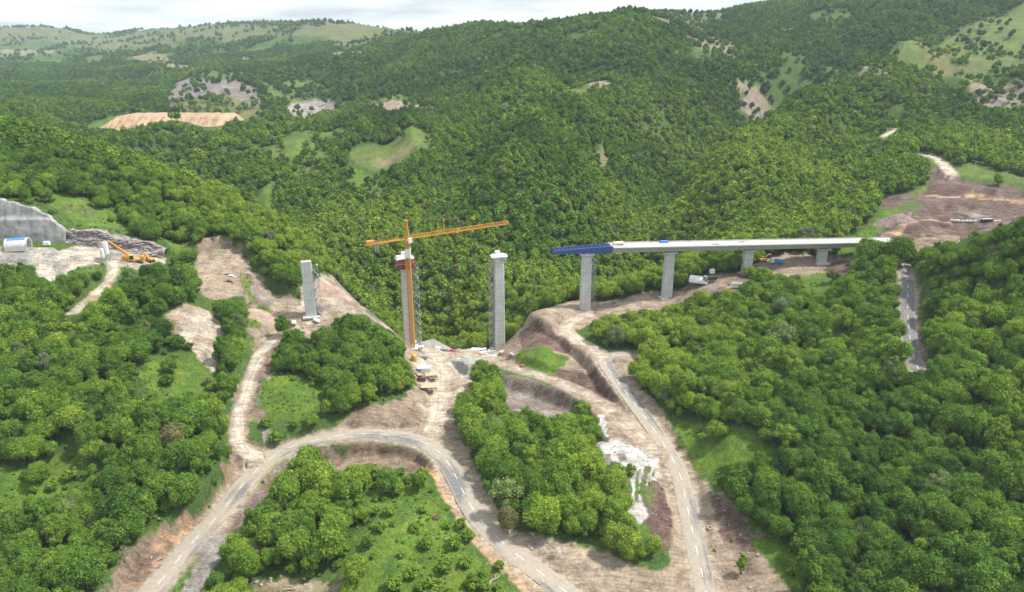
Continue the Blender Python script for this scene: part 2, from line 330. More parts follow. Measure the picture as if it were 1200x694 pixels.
def gz(x, y):
    """ground height"""
    x = np.atleast_1d(np.asarray(x, float)); y = np.atleast_1d(np.asarray(y, float))
    a = np.interp(x / y, AC, ia); b = np.interp(y, YR, np.arange(NY))
    i = np.clip(a.astype(int), 0, NA - 2); j = np.clip(b.astype(int), 0, NY - 2); fa = a - i; fb = b - j
    return (Z[j, i] * (1 - fa) + Z[j, i + 1] * fa) * (1 - fb) + (Z[j + 1, i] * (1 - fa) + Z[j + 1, i + 1] * fa) * fb
def g1(x, y): return float(gz(x, y)[0])

def smooth_line(pts, step=1.5):
    P = np.array([p[:2] for p in pts], float); P = np.vstack([2 * P[0] - P[1], P, 2 * P[-1] - P[-2]]); out = []
    for i in range(1, len(P) - 2):
        n = max(2, int(np.hypot(*(P[i + 1] - P[i])) / step)); f = (np.arange(n) / n)[:, None]
        p0, p1, p2, p3 = P[i - 1], P[i], P[i + 1], P[i + 2]
        out.append(p1 + .5 * f * (p2 - p0 + f * (2 * p0 - 5 * p1 + 4 * p2 - p3 + f * (3 * (p1 - p2) + p3 - p0))))
    Q = np.vstack(out + [P[-2][None]])
    k = np.ones(7) / 7
    for _ in range(2):
        Qp = np.pad(Q, ((3, 3), (0, 0)), 'edge'); Q = np.stack([np.convolve(Qp[:, c], k, 'valid') for c in (0, 1)], -1)
    return Q

# ------------------------------------------------------------------ gullies, spurs, cut banks
def poly_dist(pts, reach, step=3.0):
    """unsigned and signed (left +) distance to a polyline over the sheet"""
    Q = smooth_line(pts, step); D = np.full(Z.shape, 1e9); S = np.zeros(Z.shape)
    for c in range(0, len(Q) - 1, 10):
        P_ = Q[c:c + 11]; j0, j1 = np.searchsorted(YR, [P_[:, 1].min() - reach, P_[:, 1].max() + reach]); j1 = min(j1 + 1, NY)
        if j1 <= j0: continue
        xs = GX[j0:j1]; cols = np.nonzero(((xs > P_[:, 0].min() - reach) & (xs < P_[:, 0].max() + reach)).any(0))[0]
        if not len(cols): continue
        sl = (slice(j0, j1), slice(cols[0], cols[-1] + 1)); px = GX[sl]; py = GY[sl]; d = D[sl]; s = S[sl]
        for a, b in zip(P_[:-1], P_[1:]):
            e = b - a; t = np.clip(((px - a[0]) * e[0] + (py - a[1]) * e[1]) / (e @ e + 1e-9), 0, 1)
            q = np.hypot(px - a[0] - t * e[0], py - a[1] - t * e[1]); mm = q < d
            d[mm] = q[mm]; s[mm] = np.sign(e[0] * (py - a[1]) - e[1] * (px - a[0]))[mm]
    return D, D * S
def carve(pts, depth, width, step=12.0):
    d, _ = poly_dist(pts, width * 2.6, step); Z[:] += depth * np.exp(-(np.minimum(d, 1e4) / width) ** 2)
def bank(pts, h_left, h_right, ramp_w, fade):
    d, s = poly_dist(pts, fade + 4, 2.0); f = np.clip(1 - d / fade, 0, 1); f = f * f * (3 - 2 * f); k = np.clip(s / ramp_w + .5, 0, 1); k = k * k * (3 - 2 * k)
    Z[:] += np.where(d < fade, f * (h_left * k + h_right * (1 - k)), 0)
carve([(77.0,459.5),(88.8,507.8),(103.6,569.4),(124.6,635.0),(156.3,702.9),(206.1,772.1),(249.3,824.4),(326.9,937.0),(371.7,974.7),(399.6,981.4)], -42, 55)
carve([(-25.2,379.2),(-52.9,417.8),(-82.1,437.5),(-119.7,488.4),(-182.5,561.5),(-250.3,620.0),(-331.2,688.0),(-393.4,674.6),(-403.0,598.6)], -22, 36)
carve([(0.0,891.3),(-3.6,792.3),(3.0,642.5),(0.0,535.1)], 22, 50); carve([(99.5,874.6),(78.4,814.4),(62.9,756.3),(44.0,621.9),(43.4,529.9)], 28, 50)
carve([(100.6,998.0),(50.2,884.3),(34.9,754.4),(36.6,620.3),(25.5,529.4)], -24, 36); carve([(-52.7,1176.5),(-59.5,951.4),(-39.3,773.2),(-37.5,635.9),(-34.4,549.8)], -24, 45)
carve([(502.9,972.6),(405.4,913.9),(299.2,784.5),(215.4,654.8),(161.2,538.7)], 28, 55); carve([(520.8,1147.8),(410.6,1014.7),(360.7,993.0)], -28, 60); carve([(508.0,767.0),(426.0,741.5),(369.4,746.3),(298.9,675.0),(234.2,582.8)], -16, 32)
carve([(-344.5,1393.1),(-303.5,1107.5),(-226.3,858.5)], -18, 60); carve([(-329.3,471.0),(-290.8,458.7),(-259.3,447.5),(-205.0,427.2),(-148.2,404.9),(-110.5,386.8)], 12, 32)
# folds running down the hills
fold = 1 - np.abs(fbm(GX / 120 + .15 * GY / 120, GY / 420, 77, 3)) * 4.2
Z += (fold - .45) * 24 * np.clip((GY - 470) / 250, 0, 1) * np.clip((1250 - GY) / 450, .25, 1)
carve([(201.1,327.0),(215.5,318.3),(222.1,302.7),(243.7,297.6)], 9, 22)
# the skyline as it stands: bearing (x/y) and slope from the eye
SKY = np.array([(-0.882, -0.0002), (-0.662, 0.0039), (-0.595, 0.0019), (-0.537, 0.0133), (-0.486, 0.007), (-0.408, 0.0008), (-0.369, -0.0002), (-0.297, -0.0023), (-0.22, -0.0023), (-0.177, 0.0029), (-0.133, 0.0122), (-0.1, 0.0143), (-0.066, 0.0102), (-0.028, -0.0002), (0.0, 0.0029), (0.044, 0.0019), (0.099, -0.0074), (0.175, -0.0146), (0.219, -0.0125), (0.274, -0.0146), (0.306, -0.0217), (0.434, -0.0389), (0.646, -0.0627), (0.859, -0.0696)])
far_ = np.where(GY > 1000, (CAM_H - Z) / GY, 9); jr = far_.argmin(0); cur = far_.min(0); ds = np.interp(AC, SKY[:, 0], SKY[:, 1]) - cur
ds = np.convolve(np.pad(ds, 12, 'edge'), np.ones(25) / 25, 'valid'); yr_ = YR[jr]
yr_ = np.convolve(np.pad(yr_, 20, 'edge'), np.ones(41) / 41, 'valid'); rm_ = np.clip((GY - .62 * yr_[None]) / (.38 * yr_[None]), 0, 1); rm_ = rm_ * rm_ * (3 - 2 * rm_)
Z -= ds[None] * GY * rm_ * np.where(GY > 700, 1, 0)
# level stance of the ochre tip
ft = np.clip(1 - np.maximum(np.maximum(-600 - GX, GX + 365), np.maximum(965 - GY, GY - 1075)) / 70, 0, 1); ft = ft * ft * (3 - 2 * ft)
Z[:] = Z * (1 - ft) + (24.0 + (GY - 984) * .12) * ft
bank([(3.1,401.1),(9.8,350.1),(18.0,335.8),(27.0,328.6),(31.4,319.7),(39.9,305.5),(46.6,283.9)], 1.5, -3.5, 4.0, 22)
bank([(-120.0,170.9),(-120.3,184.0),(-113.7,198.8),(-106.3,210.7),(-104.6,224.7),(-107.0,237.3)], 4.5, -.5, 5.0, 22)
bank([(-75.0,245.3),(-57.5,248.9),(-39.4,244.9),(-31.3,238.1)], .0, -4.5, 6.0, 18)
bank([(71.6,219.1),(78.8,206.8),(79.9,191.8),(83.9,181.8)], -1.0, 4.5, 6.0, 20) if False else None
bank([(-23.0,321.6),(-6.0,306.8),(15.6,294.4),(28.4,281.7),(35.0,259.7)], .3, -5.0, 5.0, 20)
bank([(52.7,222.4),(56.4,215.6),(53.4,195.0),(50.9,179.1)], .0, 0, 4.0, 14)
bank([(-163.6,361.2),(-159.2,370.6),(-144.4,372.3),(-132.8,359.1),(-120.4,348.1),(-107.4,344.4)], 4.0, -.5, 4.0, 16)
# the portal wall and the rock face are cut into the slope: x, y, foot, top
WALL = np.array([(-296, 348.5, 58.4, 80), (-258, 349, 58.4, 79), (-249, 349, 58.4, 77.5), (-240, 349, 58.4, 74.5), (-232, 349, 58.4, 70.8), (-227.5, 349, 58.2, 67.5), (-223, 349.5, 58, 63.0)])
CLIFF = np.array([(-223, 350, 58, 63.5), (-214, 349, 56.5, 64.0), (-206, 348, 55.5, 63.0), (-196, 348, 53.5, 60.5), (-186, 350, 51.5, 57.5), (-176, 353, 50.5, 53.5)])
CUTMASK = np.zeros(Z.shape, bool)
for A_, bat, back in ((WALL, .24, 2.6), (CLIFF, .45, 2.0)):
    yf, zb_, zt_ = (np.interp(GX, A_[:, 0], A_[:, k]) for k in (1, 2, 3)); inx = (GX >= A_[0, 0] - 4) & (GX <= A_[-1, 0] + (0 if A_ is WALL else 3)); yt = yf + (zt_ - zb_) * bat + back
    m_ = inx & (GY < yt) & (GY > yf - 14); Z[m_] = np.minimum(Z[m_], (zb_ + np.clip(yf - 7 - GY, 0, 9) * .1 + np.clip(GY - yf - 2.5, 0, 99) * 1.2)[m_])
    m_ = inx & (GY >= yt) & (GY < yt + 22); Z[m_] = np.maximum(Z[m_], (zt_ - .5 - np.clip(GY - yt - 6, 0, 30) * .3)[m_])
    CUTMASK |= inx & (GY > yf - 12) & (GY < yt + 2.5)

# ------------------------------------------------------------------ roads and tracks
ROADS = []      # name, centreline (n,3), width, material key, markings
def road(name, pts, width, mat, marks=False, shoulder=3.0):
    Q = smooth_line(pts); z = gz(Q[:, 0], Q[:, 1])
    k = np.ones(21) / 21
    for _ in range(2): z = np.convolve(np.pad(z, 10, 'edge'), k, 'valid')
    L = np.c_[Q, z]; ROADS.append((name, L, width, mat, marks))
    d, zz = line_dist(L, width / 2 + shoulder + 5)
    hw = width / 2 + 1.0
    f = np.clip(1 - (d - hw) / shoulder, 0, 1); f = f * f * (3 - 2 * f)
    m = f > 0
    Z[m] = Z[m] * (1 - f[m]) + (zz[m] - .22) * f[m]
def line_dist(L, reach):
    D = np.full(Z.shape, 1e9); ZZ = np.zeros(Z.shape)
    for c in range(0, len(L), 12):
        S = L[c:c + 13]
        y0, y1 = S[:, 1].min() - reach, S[:, 1].max() + reach
        j0, j1 = np.searchsorted(YR, [y0, y1]); j1 = min(j1 + 1, NY)
        if j1 <= j0: continue
        xs = GX[j0:j1]; cm = ((xs > S[:, 0].min() - reach) & (xs < S[:, 0].max() + reach)).any(0)
        cols = np.nonzero(cm)[0]
        if not len(cols): continue
        i0, i1 = cols[0], cols[-1] + 1
        px = GX[j0:j1, i0:i1]; py = GY[j0:j1, i0:i1]; d = D[j0:j1, i0:i1]; zz = ZZ[j0:j1, i0:i1]
        for a, b in zip(S[:-1], S[1:]):
            e = b[:2] - a[:2]; t = np.clip(((px - a[0]) * e[0] + (py - a[1]) * e[1]) / (e @ e + 1e-9), 0, 1)
            q = np.hypot(px - a[0] - t * e[0], py - a[1] - t * e[1]); mm = q < d
            d[mm] = q[mm]; zz[mm] = (a[2] + t * (b[2] - a[2]))[mm]
    return D, ZZ
asphalt_loop = [(-112.4,148.0,1.5),(-111.7,157.7,-0.1),(-110.7,168.2,-1.0),(-108.9,176.1,-1.2),(-107.4,187.1,-1.0),(-104.9,198.9,0.1),(-101.2,209.4,1.7),(-98.5,224.0,2.7),(-95.4,235.2,3.7),(-89.9,244.2,4.7),(-81.8,249.1,5.5),(-71.3,253.1,5.4),(-58.6,255.0,5.4),(-46.2,253.0,5.8),(-36.7,250.2,5.2),(-28.5,242.4,5.1),(-22.2,230.0,5.3),(-16.5,214.5,5.1),(-10.9,202.9,3.9),(-3.3,193.3,2.2),(5.4,184.9,0.2),(13.1,178.2,-1.1),(22.8,169.1,-2.4),(34.3,161.1,-4.5),(47.8,154.8,-6.4)]
asphalt_right = [(57.6,153.7,-6.2),(58.6,162.3,-6.0),(59.4,170.4,-5.6),(60.2,180.0,-4.8),(60.8,191.0,-2.7),(61.3,202.2,-0.5),(62.3,216.2,0.3),(63.3,231.9,0.2),(61.4,243.0,4.3),(57.8,256.9,6.3),(53.5,271.2,7.3),(49.2,286.3,8.1),(44.9,301.2,9.6),(42.8,310.9,10.5),(45.9,316.5,11.5),(52.6,317.3,12.0),(59.7,315.9,12.2)]
wood_road = [(200.5,356.1,45.2),(196.6,343.3,43.0),(187.4,322.5,40.3),(180.3,307.6,37.5),(173.3,291.2,34.0),(163.1,266.8,33.2),(160.3,256.1,30.9)]
track_crane = [(-33.0,257.2,4.1),(-32.3,271.1,3.2),(-32.0,283.9,4.4),(-33.2,297.1,5.9),(-34.4,318.3,4.2),(-38.2,335.1,2.7),(-44.8,347.6,2.8)]
track_left = [(-110.4,323.1,21.1),(-114.1,315.0,20.2),(-115.6,301.7,18.9),(-114.5,288.2,16.9),(-112.5,274.3,15.7),(-110.5,259.7,13.7),(-108.7,250.0,11.5),(-106.8,242.7,9.1),(-103.0,238.3,6.6),(-95.7,237.2,4.2)]
track_bench = [(41.0,359.4,15.4),(32.0,349.9,16.4),(26.1,340.9,16.3),(27.4,334.6,14.3),(33.7,326.9,13.1),(41.3,319.2,11.5),(43.8,312.2,10.8)]
track_haul = [(-26.7,344.1,1.5),(-12.9,332.6,3.0),(0.0,315.0,5.9),(15.9,303.9,5.5),(30.6,290.0,6.6),(38.8,277.9,6.8),(45.3,264.0,7.3),(51.2,248.6,6.6),(57.6,240.3,4.1)]
track_portal = [(-190.9,291.3,41.2),(-190.7,300.4,43.2),(-189.5,309.4,45.1),(-188.5,318.7,47.2),(-189.8,328.4,49.8),(-195.1,337.8,51.9),(-205.1,340.7,55.4),(-220.6,339.5,57.5)]
track_far = [(331.1,662.2,62.0),(347.6,674.5,64.1),(361.6,689.3,65.9),(368.4,706.7,67.6),(365.6,719.8,68.3)]
track_dump = [(317.5,519.6,56.4),(324.0,539.6,58.1),(329.1,557.6,60.0),(329.0,569.9,61.2),(325.7,578.9,61.6)]
track_park = [(-105.4,335.5,25.9),(-116.1,341.5,30.0),(-126.7,342.1,33.0),(-134.7,348.5,37.6),(-144.7,356.3,41.9),(-154.6,360.2,45.2)]
road('asphalt_road', asphalt_loop, 7.6, 'asphalt', True)
road('asphalt_road', asphalt_right, 6.6, 'asphalt', True)
road('wood_road', wood_road, 6.0, 'asphalt_grey', True)
road('dirt_track', track_crane, 6.5, 'track')
road('dirt_track', track_left, 5.5, 'track')
road('dirt_track', track_bench, 7.0, 'track')
road('dirt_track', track_haul, 7.5, 'haul')
road('dirt_track', track_portal, 5.5, 'track')
road('dirt_track', track_far, 6.0, 'track')
road('dirt_track', track_dump, 9.0, 'track')

# ------------------------------------------------------------------ what covers the ground
BEIGE = (.265, .214, .160); PALE = (.370, .325, .268); PINK = (.226, .174, .132); MAUVE = (.090, .058, .049); ORANGE = (0.384, 0.236, 0.132)
BROWN = (.140, .100, .076); LIME = (.46, .455, .44); GREY = (.225, .218, .205); GRASS = (.096, .164, .025); GRASSD = (.064, .116, .022)
DRY = (.135, .140, .062); OLIVE = (.088, .112, .042); TAN = (.215, .185, .11); ROCK = (.205, .180, .172)
# (outline, colour, second colour, feather m, ragged edge m, trees kept per candidate, soil?)
COVER = [
 # far bare slopes, fields and rocks
 ([(-3179.5,4375.3),(-2540.0,4273.7),(-2059.9,3807.9),(-1901.3,3831.5),(-1664.3,3780.4),(-1277.4,3468.6),(-872.7,2941.3),(-602.0,2740.3),(-475.8,2702.2),(-310.8,2811.9),(-160.2,1520.4),(-355.9,2000.9),(-646.1,2432.9),(-826.1,2478.9),(-1174.4,2861.6),(-1470.8,2935.4),(-2056.2,3430.3),(-2277.9,3094.8)], OLIVE, DRY, 40, 40, .35, .2),
 ([(-1998.9,2985.0),(-1991.7,3135.7),(-1932.0,3214.5),(-1806.9,3028.4),(-1784.7,2801.0),(-1746.8,2600.3)], TAN, DRY, 12, 15, .05, .5), ([(-1161.6,2329.6),(-1191.5,2538.7),(-845.9,1958.5),(-733.3,1722.4),(-821.6,1802.8),(-996.4,2064.8)], DRY, TAN, 8, 10, .08, .4),
 ([(-719.0,1914.7),(-743.4,2111.9),(-667.1,1987.7),(-626.1,1800.5)], DRY, TAN, 8, 8, .05, .4), ([(-475.4,1865.4),(-450.5,2022.0),(-297.2,1567.7),(-283.2,1446.6),(-368.8,1532.1)], TAN, DRY, 6, 6, .0, .5),
 ([(-497.1,2107.3),(-480.8,2284.8),(-359.8,2091.2),(-357.3,1909.9),(-454.8,2042.1)], DRY, OLIVE, 10, 10, .08, .3), ([(-612.2,1328.0),(-700.8,1589.3),(-599.4,1553.3),(-452.2,1304.5),(-384.0,1162.3),(-363.5,1023.6),(-413.6,1030.2),(-511.3,1111.2)], ROCK, (.12, .105, .10), 5, 6, .06, .9),
 ([(-632.8,1555.9),(-567.0,1573.3),(-497.9,1422.1),(-552.6,1445.4)], GRASS, DRY, 6, 6, .05, .1), ([(-338.0,1108.5),(-359.9,1229.3),(-320.2,1228.4),(-266.2,1146.7),(-262.8,1084.5),(-306.1,1048.5)], ROCK, (.30, .27, .25), 5, 6, .06, .9),
 ([(-331.0,1303.8),(-290.0,1286.2),(-263.4,1212.3),(-308.4,1238.3)], DRY, OLIVE, 5, 6, .1, .4), ([(-219.2,1065.7),(-149.7,1052.1),(-130.0,963.9),(-177.5,967.3)], GRASS, OLIVE, 5, 8, .08, .1),
 ([(-205.3,1024.6),(-158.5,990.0),(-98.2,955.8),(-88.9,903.3),(-150.1,934.4)], PINK, BEIGE, 3, 4, .1, .8), ([(-290.0,832.9),(-242.3,874.0),(-186.5,859.2),(-185.9,779.9),(-246.3,782.8)], GRASS, GRASSD, 6, 10, .22, .1),
 ([(-344.0,1000.2),(-322.6,1043.7),(-294.5,987.1),(-317.1,951.0)], GRASS, OLIVE, 5, 6, .1, .1),
 ([(-253.0,745.0),(-234.4,773.2),(-196.8,767.7),(-178.7,734.3),(-211.4,719.6),(-235.6,715.5)], GRASS, OLIVE, 5, 8, .16, .1), ([(-164.6,678.5),(-127.3,673.4),(-99.7,646.8),(-122.8,645.3),(-157.1,661.0)], (.095, .15, .03), GRASS, 5, 8, .2, .1), ([(-213.7,696.7),(-189.0,703.7),(-177.9,683.8),(-199.1,671.6)], GRASS, OLIVE, 5, 6, .15, .1),
 ([(-460.7,1358.0),(-373.8,1383.4),(-307.9,1300.2),(-305.4,1225.2),(-384.9,1209.6)], GRASS, OLIVE, 8, 10, .25, .1), ([(-666.1,1594.1),(-644.3,1694.6),(-544.5,1534.3),(-513.7,1420.3)], GRASS, OLIVE, 6, 8, .15, .1), ([(-533.1,1182.7),(-497.2,1213.1),(-385.6,1126.4),(-338.2,1017.8),(-404.6,1006.7),(-479.1,1071.5)], OLIVE, DRY, 6, 8, .2, .3),
 ([(-158.8,690.4),(-138.2,740.4),(-116.2,770.4),(-85.8,762.3),(-77.1,718.8),(-93.3,691.8),(-113.3,688.2),(-136.5,680.2)], OLIVE, GRASS, 5, 5, .015, .2), ([(-133.3,711.0),(-109.3,719.6),(-91.1,708.7),(-105.2,688.6),(-130.2,691.3)], TAN, DRY, 8, 6, 0, .4),
 ([(40.6,847.0),(65.8,892.4),(101.2,892.1),(110.6,867.0),(86.2,837.9),(52.1,828.6)], OLIVE, GRASS, 6, 6, .03, .2), ([(88.7,866.2),(111.9,878.6),(113.4,857.1),(96.6,846.1)], PINK, ROCK, 5, 5, .1, .7),
 ([(205.7,1212.2),(376.0,1718.9),(475.9,1741.5),(419.7,1527.8),(282.8,1284.8),(222.0,1188.2)], OLIVE, DRY, 20, 20, .2, .2),
 ([(266.6,1174.4),(342.8,1320.2),(361.3,1262.4),(333.3,1096.2),(295.0,1053.2),(273.2,1087.9)], DRY, ROCK, 10, 15, .25, .5), ([(295.1,998.9),(336.1,1030.4),(361.4,1015.9),(381.3,989.0),(369.5,977.8),(327.7,957.9),(297.8,965.0)], ROCK, TAN, 8, 12, .2, .8),
 ([(230.8,962.2),(238.9,969.3),(240.7,957.1),(230.9,946.9)], ORANGE, TAN, 3, 3, 0, .6),
 ([(462.0,940.4),(519.2,993.5),(598.4,1080.0),(663.8,1154.4),(749.7,1219.1),(872.8,1269.4),(684.7,954.7),(571.8,872.9),(518.7,831.8),(486.5,840.6),(475.3,893.4)], (.105, .155, .035), OLIVE, 12, 20, .10, .1),
 ([(511.3,990.8),(571.7,1022.8),(580.4,957.0),(545.9,862.2),(509.4,883.4),(496.9,937.7)], OLIVE, DRY, 12, 15, .14, .2), ([(499.6,830.7),(548.6,804.5),(511.9,705.9),(488.3,733.6),(476.3,772.3)], ROCK, TAN, 8, 14, .25, .7),
 ([(462.5,1352.3),(489.8,1347.6),(459.4,1239.3),(430.2,1244.0)], TAN, ROCK, 8, 8, .2, .6), ([(412.3,931.2),(449.5,880.3),(424.1,823.0),(394.8,865.0)], ROCK, DRY, 6, 8, .3, .6),
 ([(-209.8,547.6),(-224.6,628.9),(-216.5,655.9),(-203.3,602.6),(-194.0,538.3)], GRASS, GRASSD, 5, 6, .03, .1), ([(74.7,663.7),(84.0,676.7),(89.4,655.1),(78.7,642.1)], DRY, ROCK, 5, 5, .1, .5),
 ([(-592, 970), (-368, 970), (-372, 1076), (-586, 1080)], GRASS, GRASSD, 3, 4, 0, .1),
 ([(-469.9,779.3),(-340.9,893.7),(-331.5,845.2),(-405.8,831.2),(-436.7,736.6)], GRASS, GRASSD, 4, 4, .1, .1),
 # right: spoil terraces behind the deck
 ([(182.3,412.9),(198.6,422.0),(215.7,435.5),(231.4,448.1),(249.8,467.0),(247.8,447.1),(230.8,432.5),(213.8,417.9),(202.3,411.7)], GRASS, GRASSD, 3, 4, .03, .1),
 ([(271.1,492.0),(286.4,503.8),(309.5,528.7),(305.5,510.8),(281.0,484.5)], GRASS, OLIVE, 3, 3, .03, .1), ([(325.8,539.3),(344.2,546.3),(350.9,525.8),(366.8,502.6),(359.3,490.7),(331.4,508.2),(322.1,525.7)], GRASS, OLIVE, 4, 4, .03, .1),
 ([(240.8,473.4),(256.0,496.6),(270.2,492.5),(276.9,485.3),(304.6,525.2),(311.8,541.6),(325.1,534.7),(320.9,508.6),(355.8,485.2),(226.1,300.7),(218.7,330.9),(226.4,369.6),(219.1,405.4),(207.2,411.4),(224.3,429.1),(243.6,436.3),(250.8,453.5)], MAUVE, (.135, .098, .088), 2, 3, 0, 1),
 ([(281.9,487.3),(310.2,481.2),(350.6,476.9),(349.6,475.2),(309.0,479.2),(280.7,484.9)], (.27, .21, .18), ORANGE, .8, 1.2, 0, 1), ([(261.3,461.4),(294.4,462.7),(256.3,346.7),(249.4,337.2),(293.5,461.1),(260.5,459.7)], (.24, .19, .17), PINK, .8, 1.2, 0, 1), ([(234.9,439.6),(275.0,441.6),(233.7,314.0),(233.0,312.9),(274.2,440.1),(234.3,438.3)], (.27, .21, .18), ORANGE, .8, 1.2, 0, 1),
 ([(255.7,468.9),(266.8,474.4),(271.8,466.6),(257.2,453.1),(249.9,453.7)], GRASSD, OLIVE, 2, 3, 0, .2),
 ([(288.7,462.5),(304.4,460.5),(312.6,451.0),(294.4,442.8),(283.9,448.1)], (.24, .205, .18), MAUVE, 5, 8, 0, 1), ([(234.0,414.7),(253.5,425.4),(266.8,421.7),(228.6,353.2),(225.0,374.5)], MAUVE, PINK, 4, 6, 0, 1),
 ([(213.2,416.3),(229.4,429.2),(240.7,432.2),(253.4,449.9),(242.7,432.1),(227.7,413.7),(216.2,409.3)], ORANGE, PINK, 1.5, 2, 0, 1), ([(309.3,489.9),(317.3,483.8),(348.0,472.7),(343.4,465.4),(318.5,475.7),(305.8,481.7)], ORANGE, TAN, 1.5, 2, 0, 1),
 # site below the deck
 ([(93.4,383.2),(102.6,389.4),(116.8,389.5),(131.8,391.1),(129.2,370.0),(116.4,354.4),(100.7,364.7)], PINK, BROWN, 3, 4, 0, 1), ([(137.4,397.2),(150.4,407.9),(165.4,408.3),(180.0,406.3),(200.8,408.0),(184.6,368.5),(164.7,367.5),(141.9,380.6)], PINK, BEIGE, 3, 4, .02, 1),
 ([(178.9,395.2),(191.5,403.3),(196.7,398.2),(178.1,362.9),(170.0,369.5)], BROWN, MAUVE, 2, 2, 0, 1),
 ([(202.1,349.0),(196.6,332.8),(185.5,307.1),(174.9,282.7),(165.6,262.0),(161.9,260.9),(172.8,285.4),(183.1,309.6),(195.2,337.5)], BROWN, MAUVE, 1.2, 1.5, 0, 1),
 ([(42.5,374.5),(49.8,380.6),(64.3,379.9),(77.9,384.4),(91.4,385.1),(95.8,370.4),(91.7,363.6),(73.2,361.6),(61.2,358.1),(50.4,354.2)], PINK, BEIGE, 2.5, 3, 0, 1),
 ([(-16.9,324.6),(-23.1,344.4),(-16.0,366.0),(-4.7,366.0),(2.7,358.6),(7.2,404.3),(18.5,365.3),(33.3,389.3),(47.8,380.0),(53.8,367.1),(46.6,352.5),(36.9,344.0),(32.0,337.8),(35.5,328.3),(43.9,320.5),(61.9,319.5),(60.7,307.1),(54.4,301.9),(56.9,287.7),(62.2,271.1),(66.7,249.8),(69.2,237.4),(72.3,219.2),(79.1,207.0),(80.0,192.2),(83.6,183.3),(83.8,170.2),(46.3,171.9),(50.4,191.2),(52.8,209.9),(51.3,218.0),(48.0,224.6),(45.2,231.3),(37.3,234.1),(34.2,246.5),(34.6,263.1),(33.5,280.3),(26.6,287.2),(15.8,299.8),(-4.1,312.6)], PINK, BEIGE, 2, 3, 0, 1),
 ([(2.7,355.2),(9.8,350.1),(18.0,335.8),(26.3,330.0),(30.0,322.4),(18.7,321.6),(5.1,327.4)], MAUVE, BROWN, 1.2, 1.2, 0, 1),
 ([(1.7,329.2),(5.9,326.6),(8.2,317.4),(18.2,310.0),(33.0,309.3),(40.8,306.8),(47.5,285.1),(45.8,278.3),(37.7,285.0),(34.7,292.5),(19.9,304.7),(2.5,315.3)], MAUVE, BROWN, 1.5, 1.5, 0, 1),
 ([(1.7,325.9),(7.6,326.5),(20.7,320.7),(28.1,319.5),(25.2,312.4),(19.3,307.9),(11.4,311.0),(4.9,316.7)], GRASSD, GRASS, 1, 1.5, .0, .1),
 ([(-6.1,308.8),(8.0,303.2),(19.4,294.8),(27.2,284.8),(21.8,272.1),(14.5,270.2),(0.0,276.3),(-5.7,289.6)], GREY, BROWN, 2, 2, 0, 1),
 ([(37.1,279.6),(45.7,266.8),(52.0,252.9),(56.2,242.2),(51.5,233.8),(43.3,233.9),(36.1,240.6),(36.3,259.3)], BEIGE, PINK, 3, 3, 0, 1),
 ([(44.2,208.9),(54.3,222.3),(55.1,210.6),(52.8,194.9),(49.8,191.1),(47.2,198.7),(43.9,203.6)], BROWN, MAUVE, 1.5, 1.5, 0, 1),
 ([(71.1,219.4),(79.0,206.7),(80.0,192.2),(77.2,191.8),(73.2,197.4),(69.8,206.4)], MAUVE, BROWN, 2, 2, 0, 1), ([(69.9,207.1),(73.4,207.2),(76.0,197.6),(78.3,190.1),(75.9,185.2),(72.5,190.4),(70.1,198.5)], PINK, MAUVE, 1.5, 1.5, 0, 1),
 ([(40.5,234.0),(52.3,234.6),(54.5,228.7),(49.0,212.6),(45.9,204.9),(39.8,203.5),(38.4,214.2)], GRASSD, BROWN, 1.2, 2.0, 0, .3),
 ([(35.7,269.5),(39.0,267.2),(38.1,251.1),(34.9,249.9)], LIME, (.45, .44, .42), .8, 2.0, 0, 1), ([(34.3,247.7),(39.7,247.7),(44.9,244.7),(55.7,243.0),(57.7,239.0),(55.5,234.2),(50.0,232.8),(46.1,228.6),(42.5,230.0),(39.2,233.7),(34.3,235.6)], LIME, (.36, .35, .33), 1.6, 1.3, 0, 1),
 ([(44.9,231.2),(46.8,231.2),(44.8,224.4),(44.3,217.6),(41.9,210.0),(40.9,209.0),(42.4,217.1),(42.8,224.0)], LIME, GREY, .9, .8, 0, 1), ([(48.6,232.3),(50.0,232.8),(47.6,226.3),(45.8,219.0),(45.1,210.9),(44.0,209.7),(45.1,218.8),(46.6,225.9)], LIME, GREY, .7, .8, 0, 1), ([(52.7,233.5),(53.6,233.0),(50.8,225.9),(48.7,221.2),(48.2,221.9),(50.3,227.1)], LIME, GREY, .7, .7, 0, 1), ([(40.1,231.5),(41.0,231.0),(37.4,225.3),(35.9,222.6),(35.4,223.8),(37.8,227.9)], LIME, GREY, .6, .7, 0, 1),
 ([(39.0,208.1),(41.9,210.0),(44.9,210.0),(45.8,206.0),(43.6,201.8),(42.5,201.8),(41.7,204.8),(39.4,204.6)], LIME, (.34, .33, .31), 1.0, 1.6, 0, 1), ([(34.6,241.2),(37.9,238.8),(37.0,231.6),(34.0,233.5)], GREY, BROWN, .8, .8, 0, 1), ([(39.7,238.2),(43.0,238.3),(43.0,233.9),(40.3,232.5)], GREY, BROWN, .8, 1, 0, 1),
 ([(53.6,234.7),(56.3,231.3),(56.1,226.9),(52.2,226.7)], PINK, LIME, 1, 1.5, 0, 1),
 # crane yard and the bare strip right of the loop
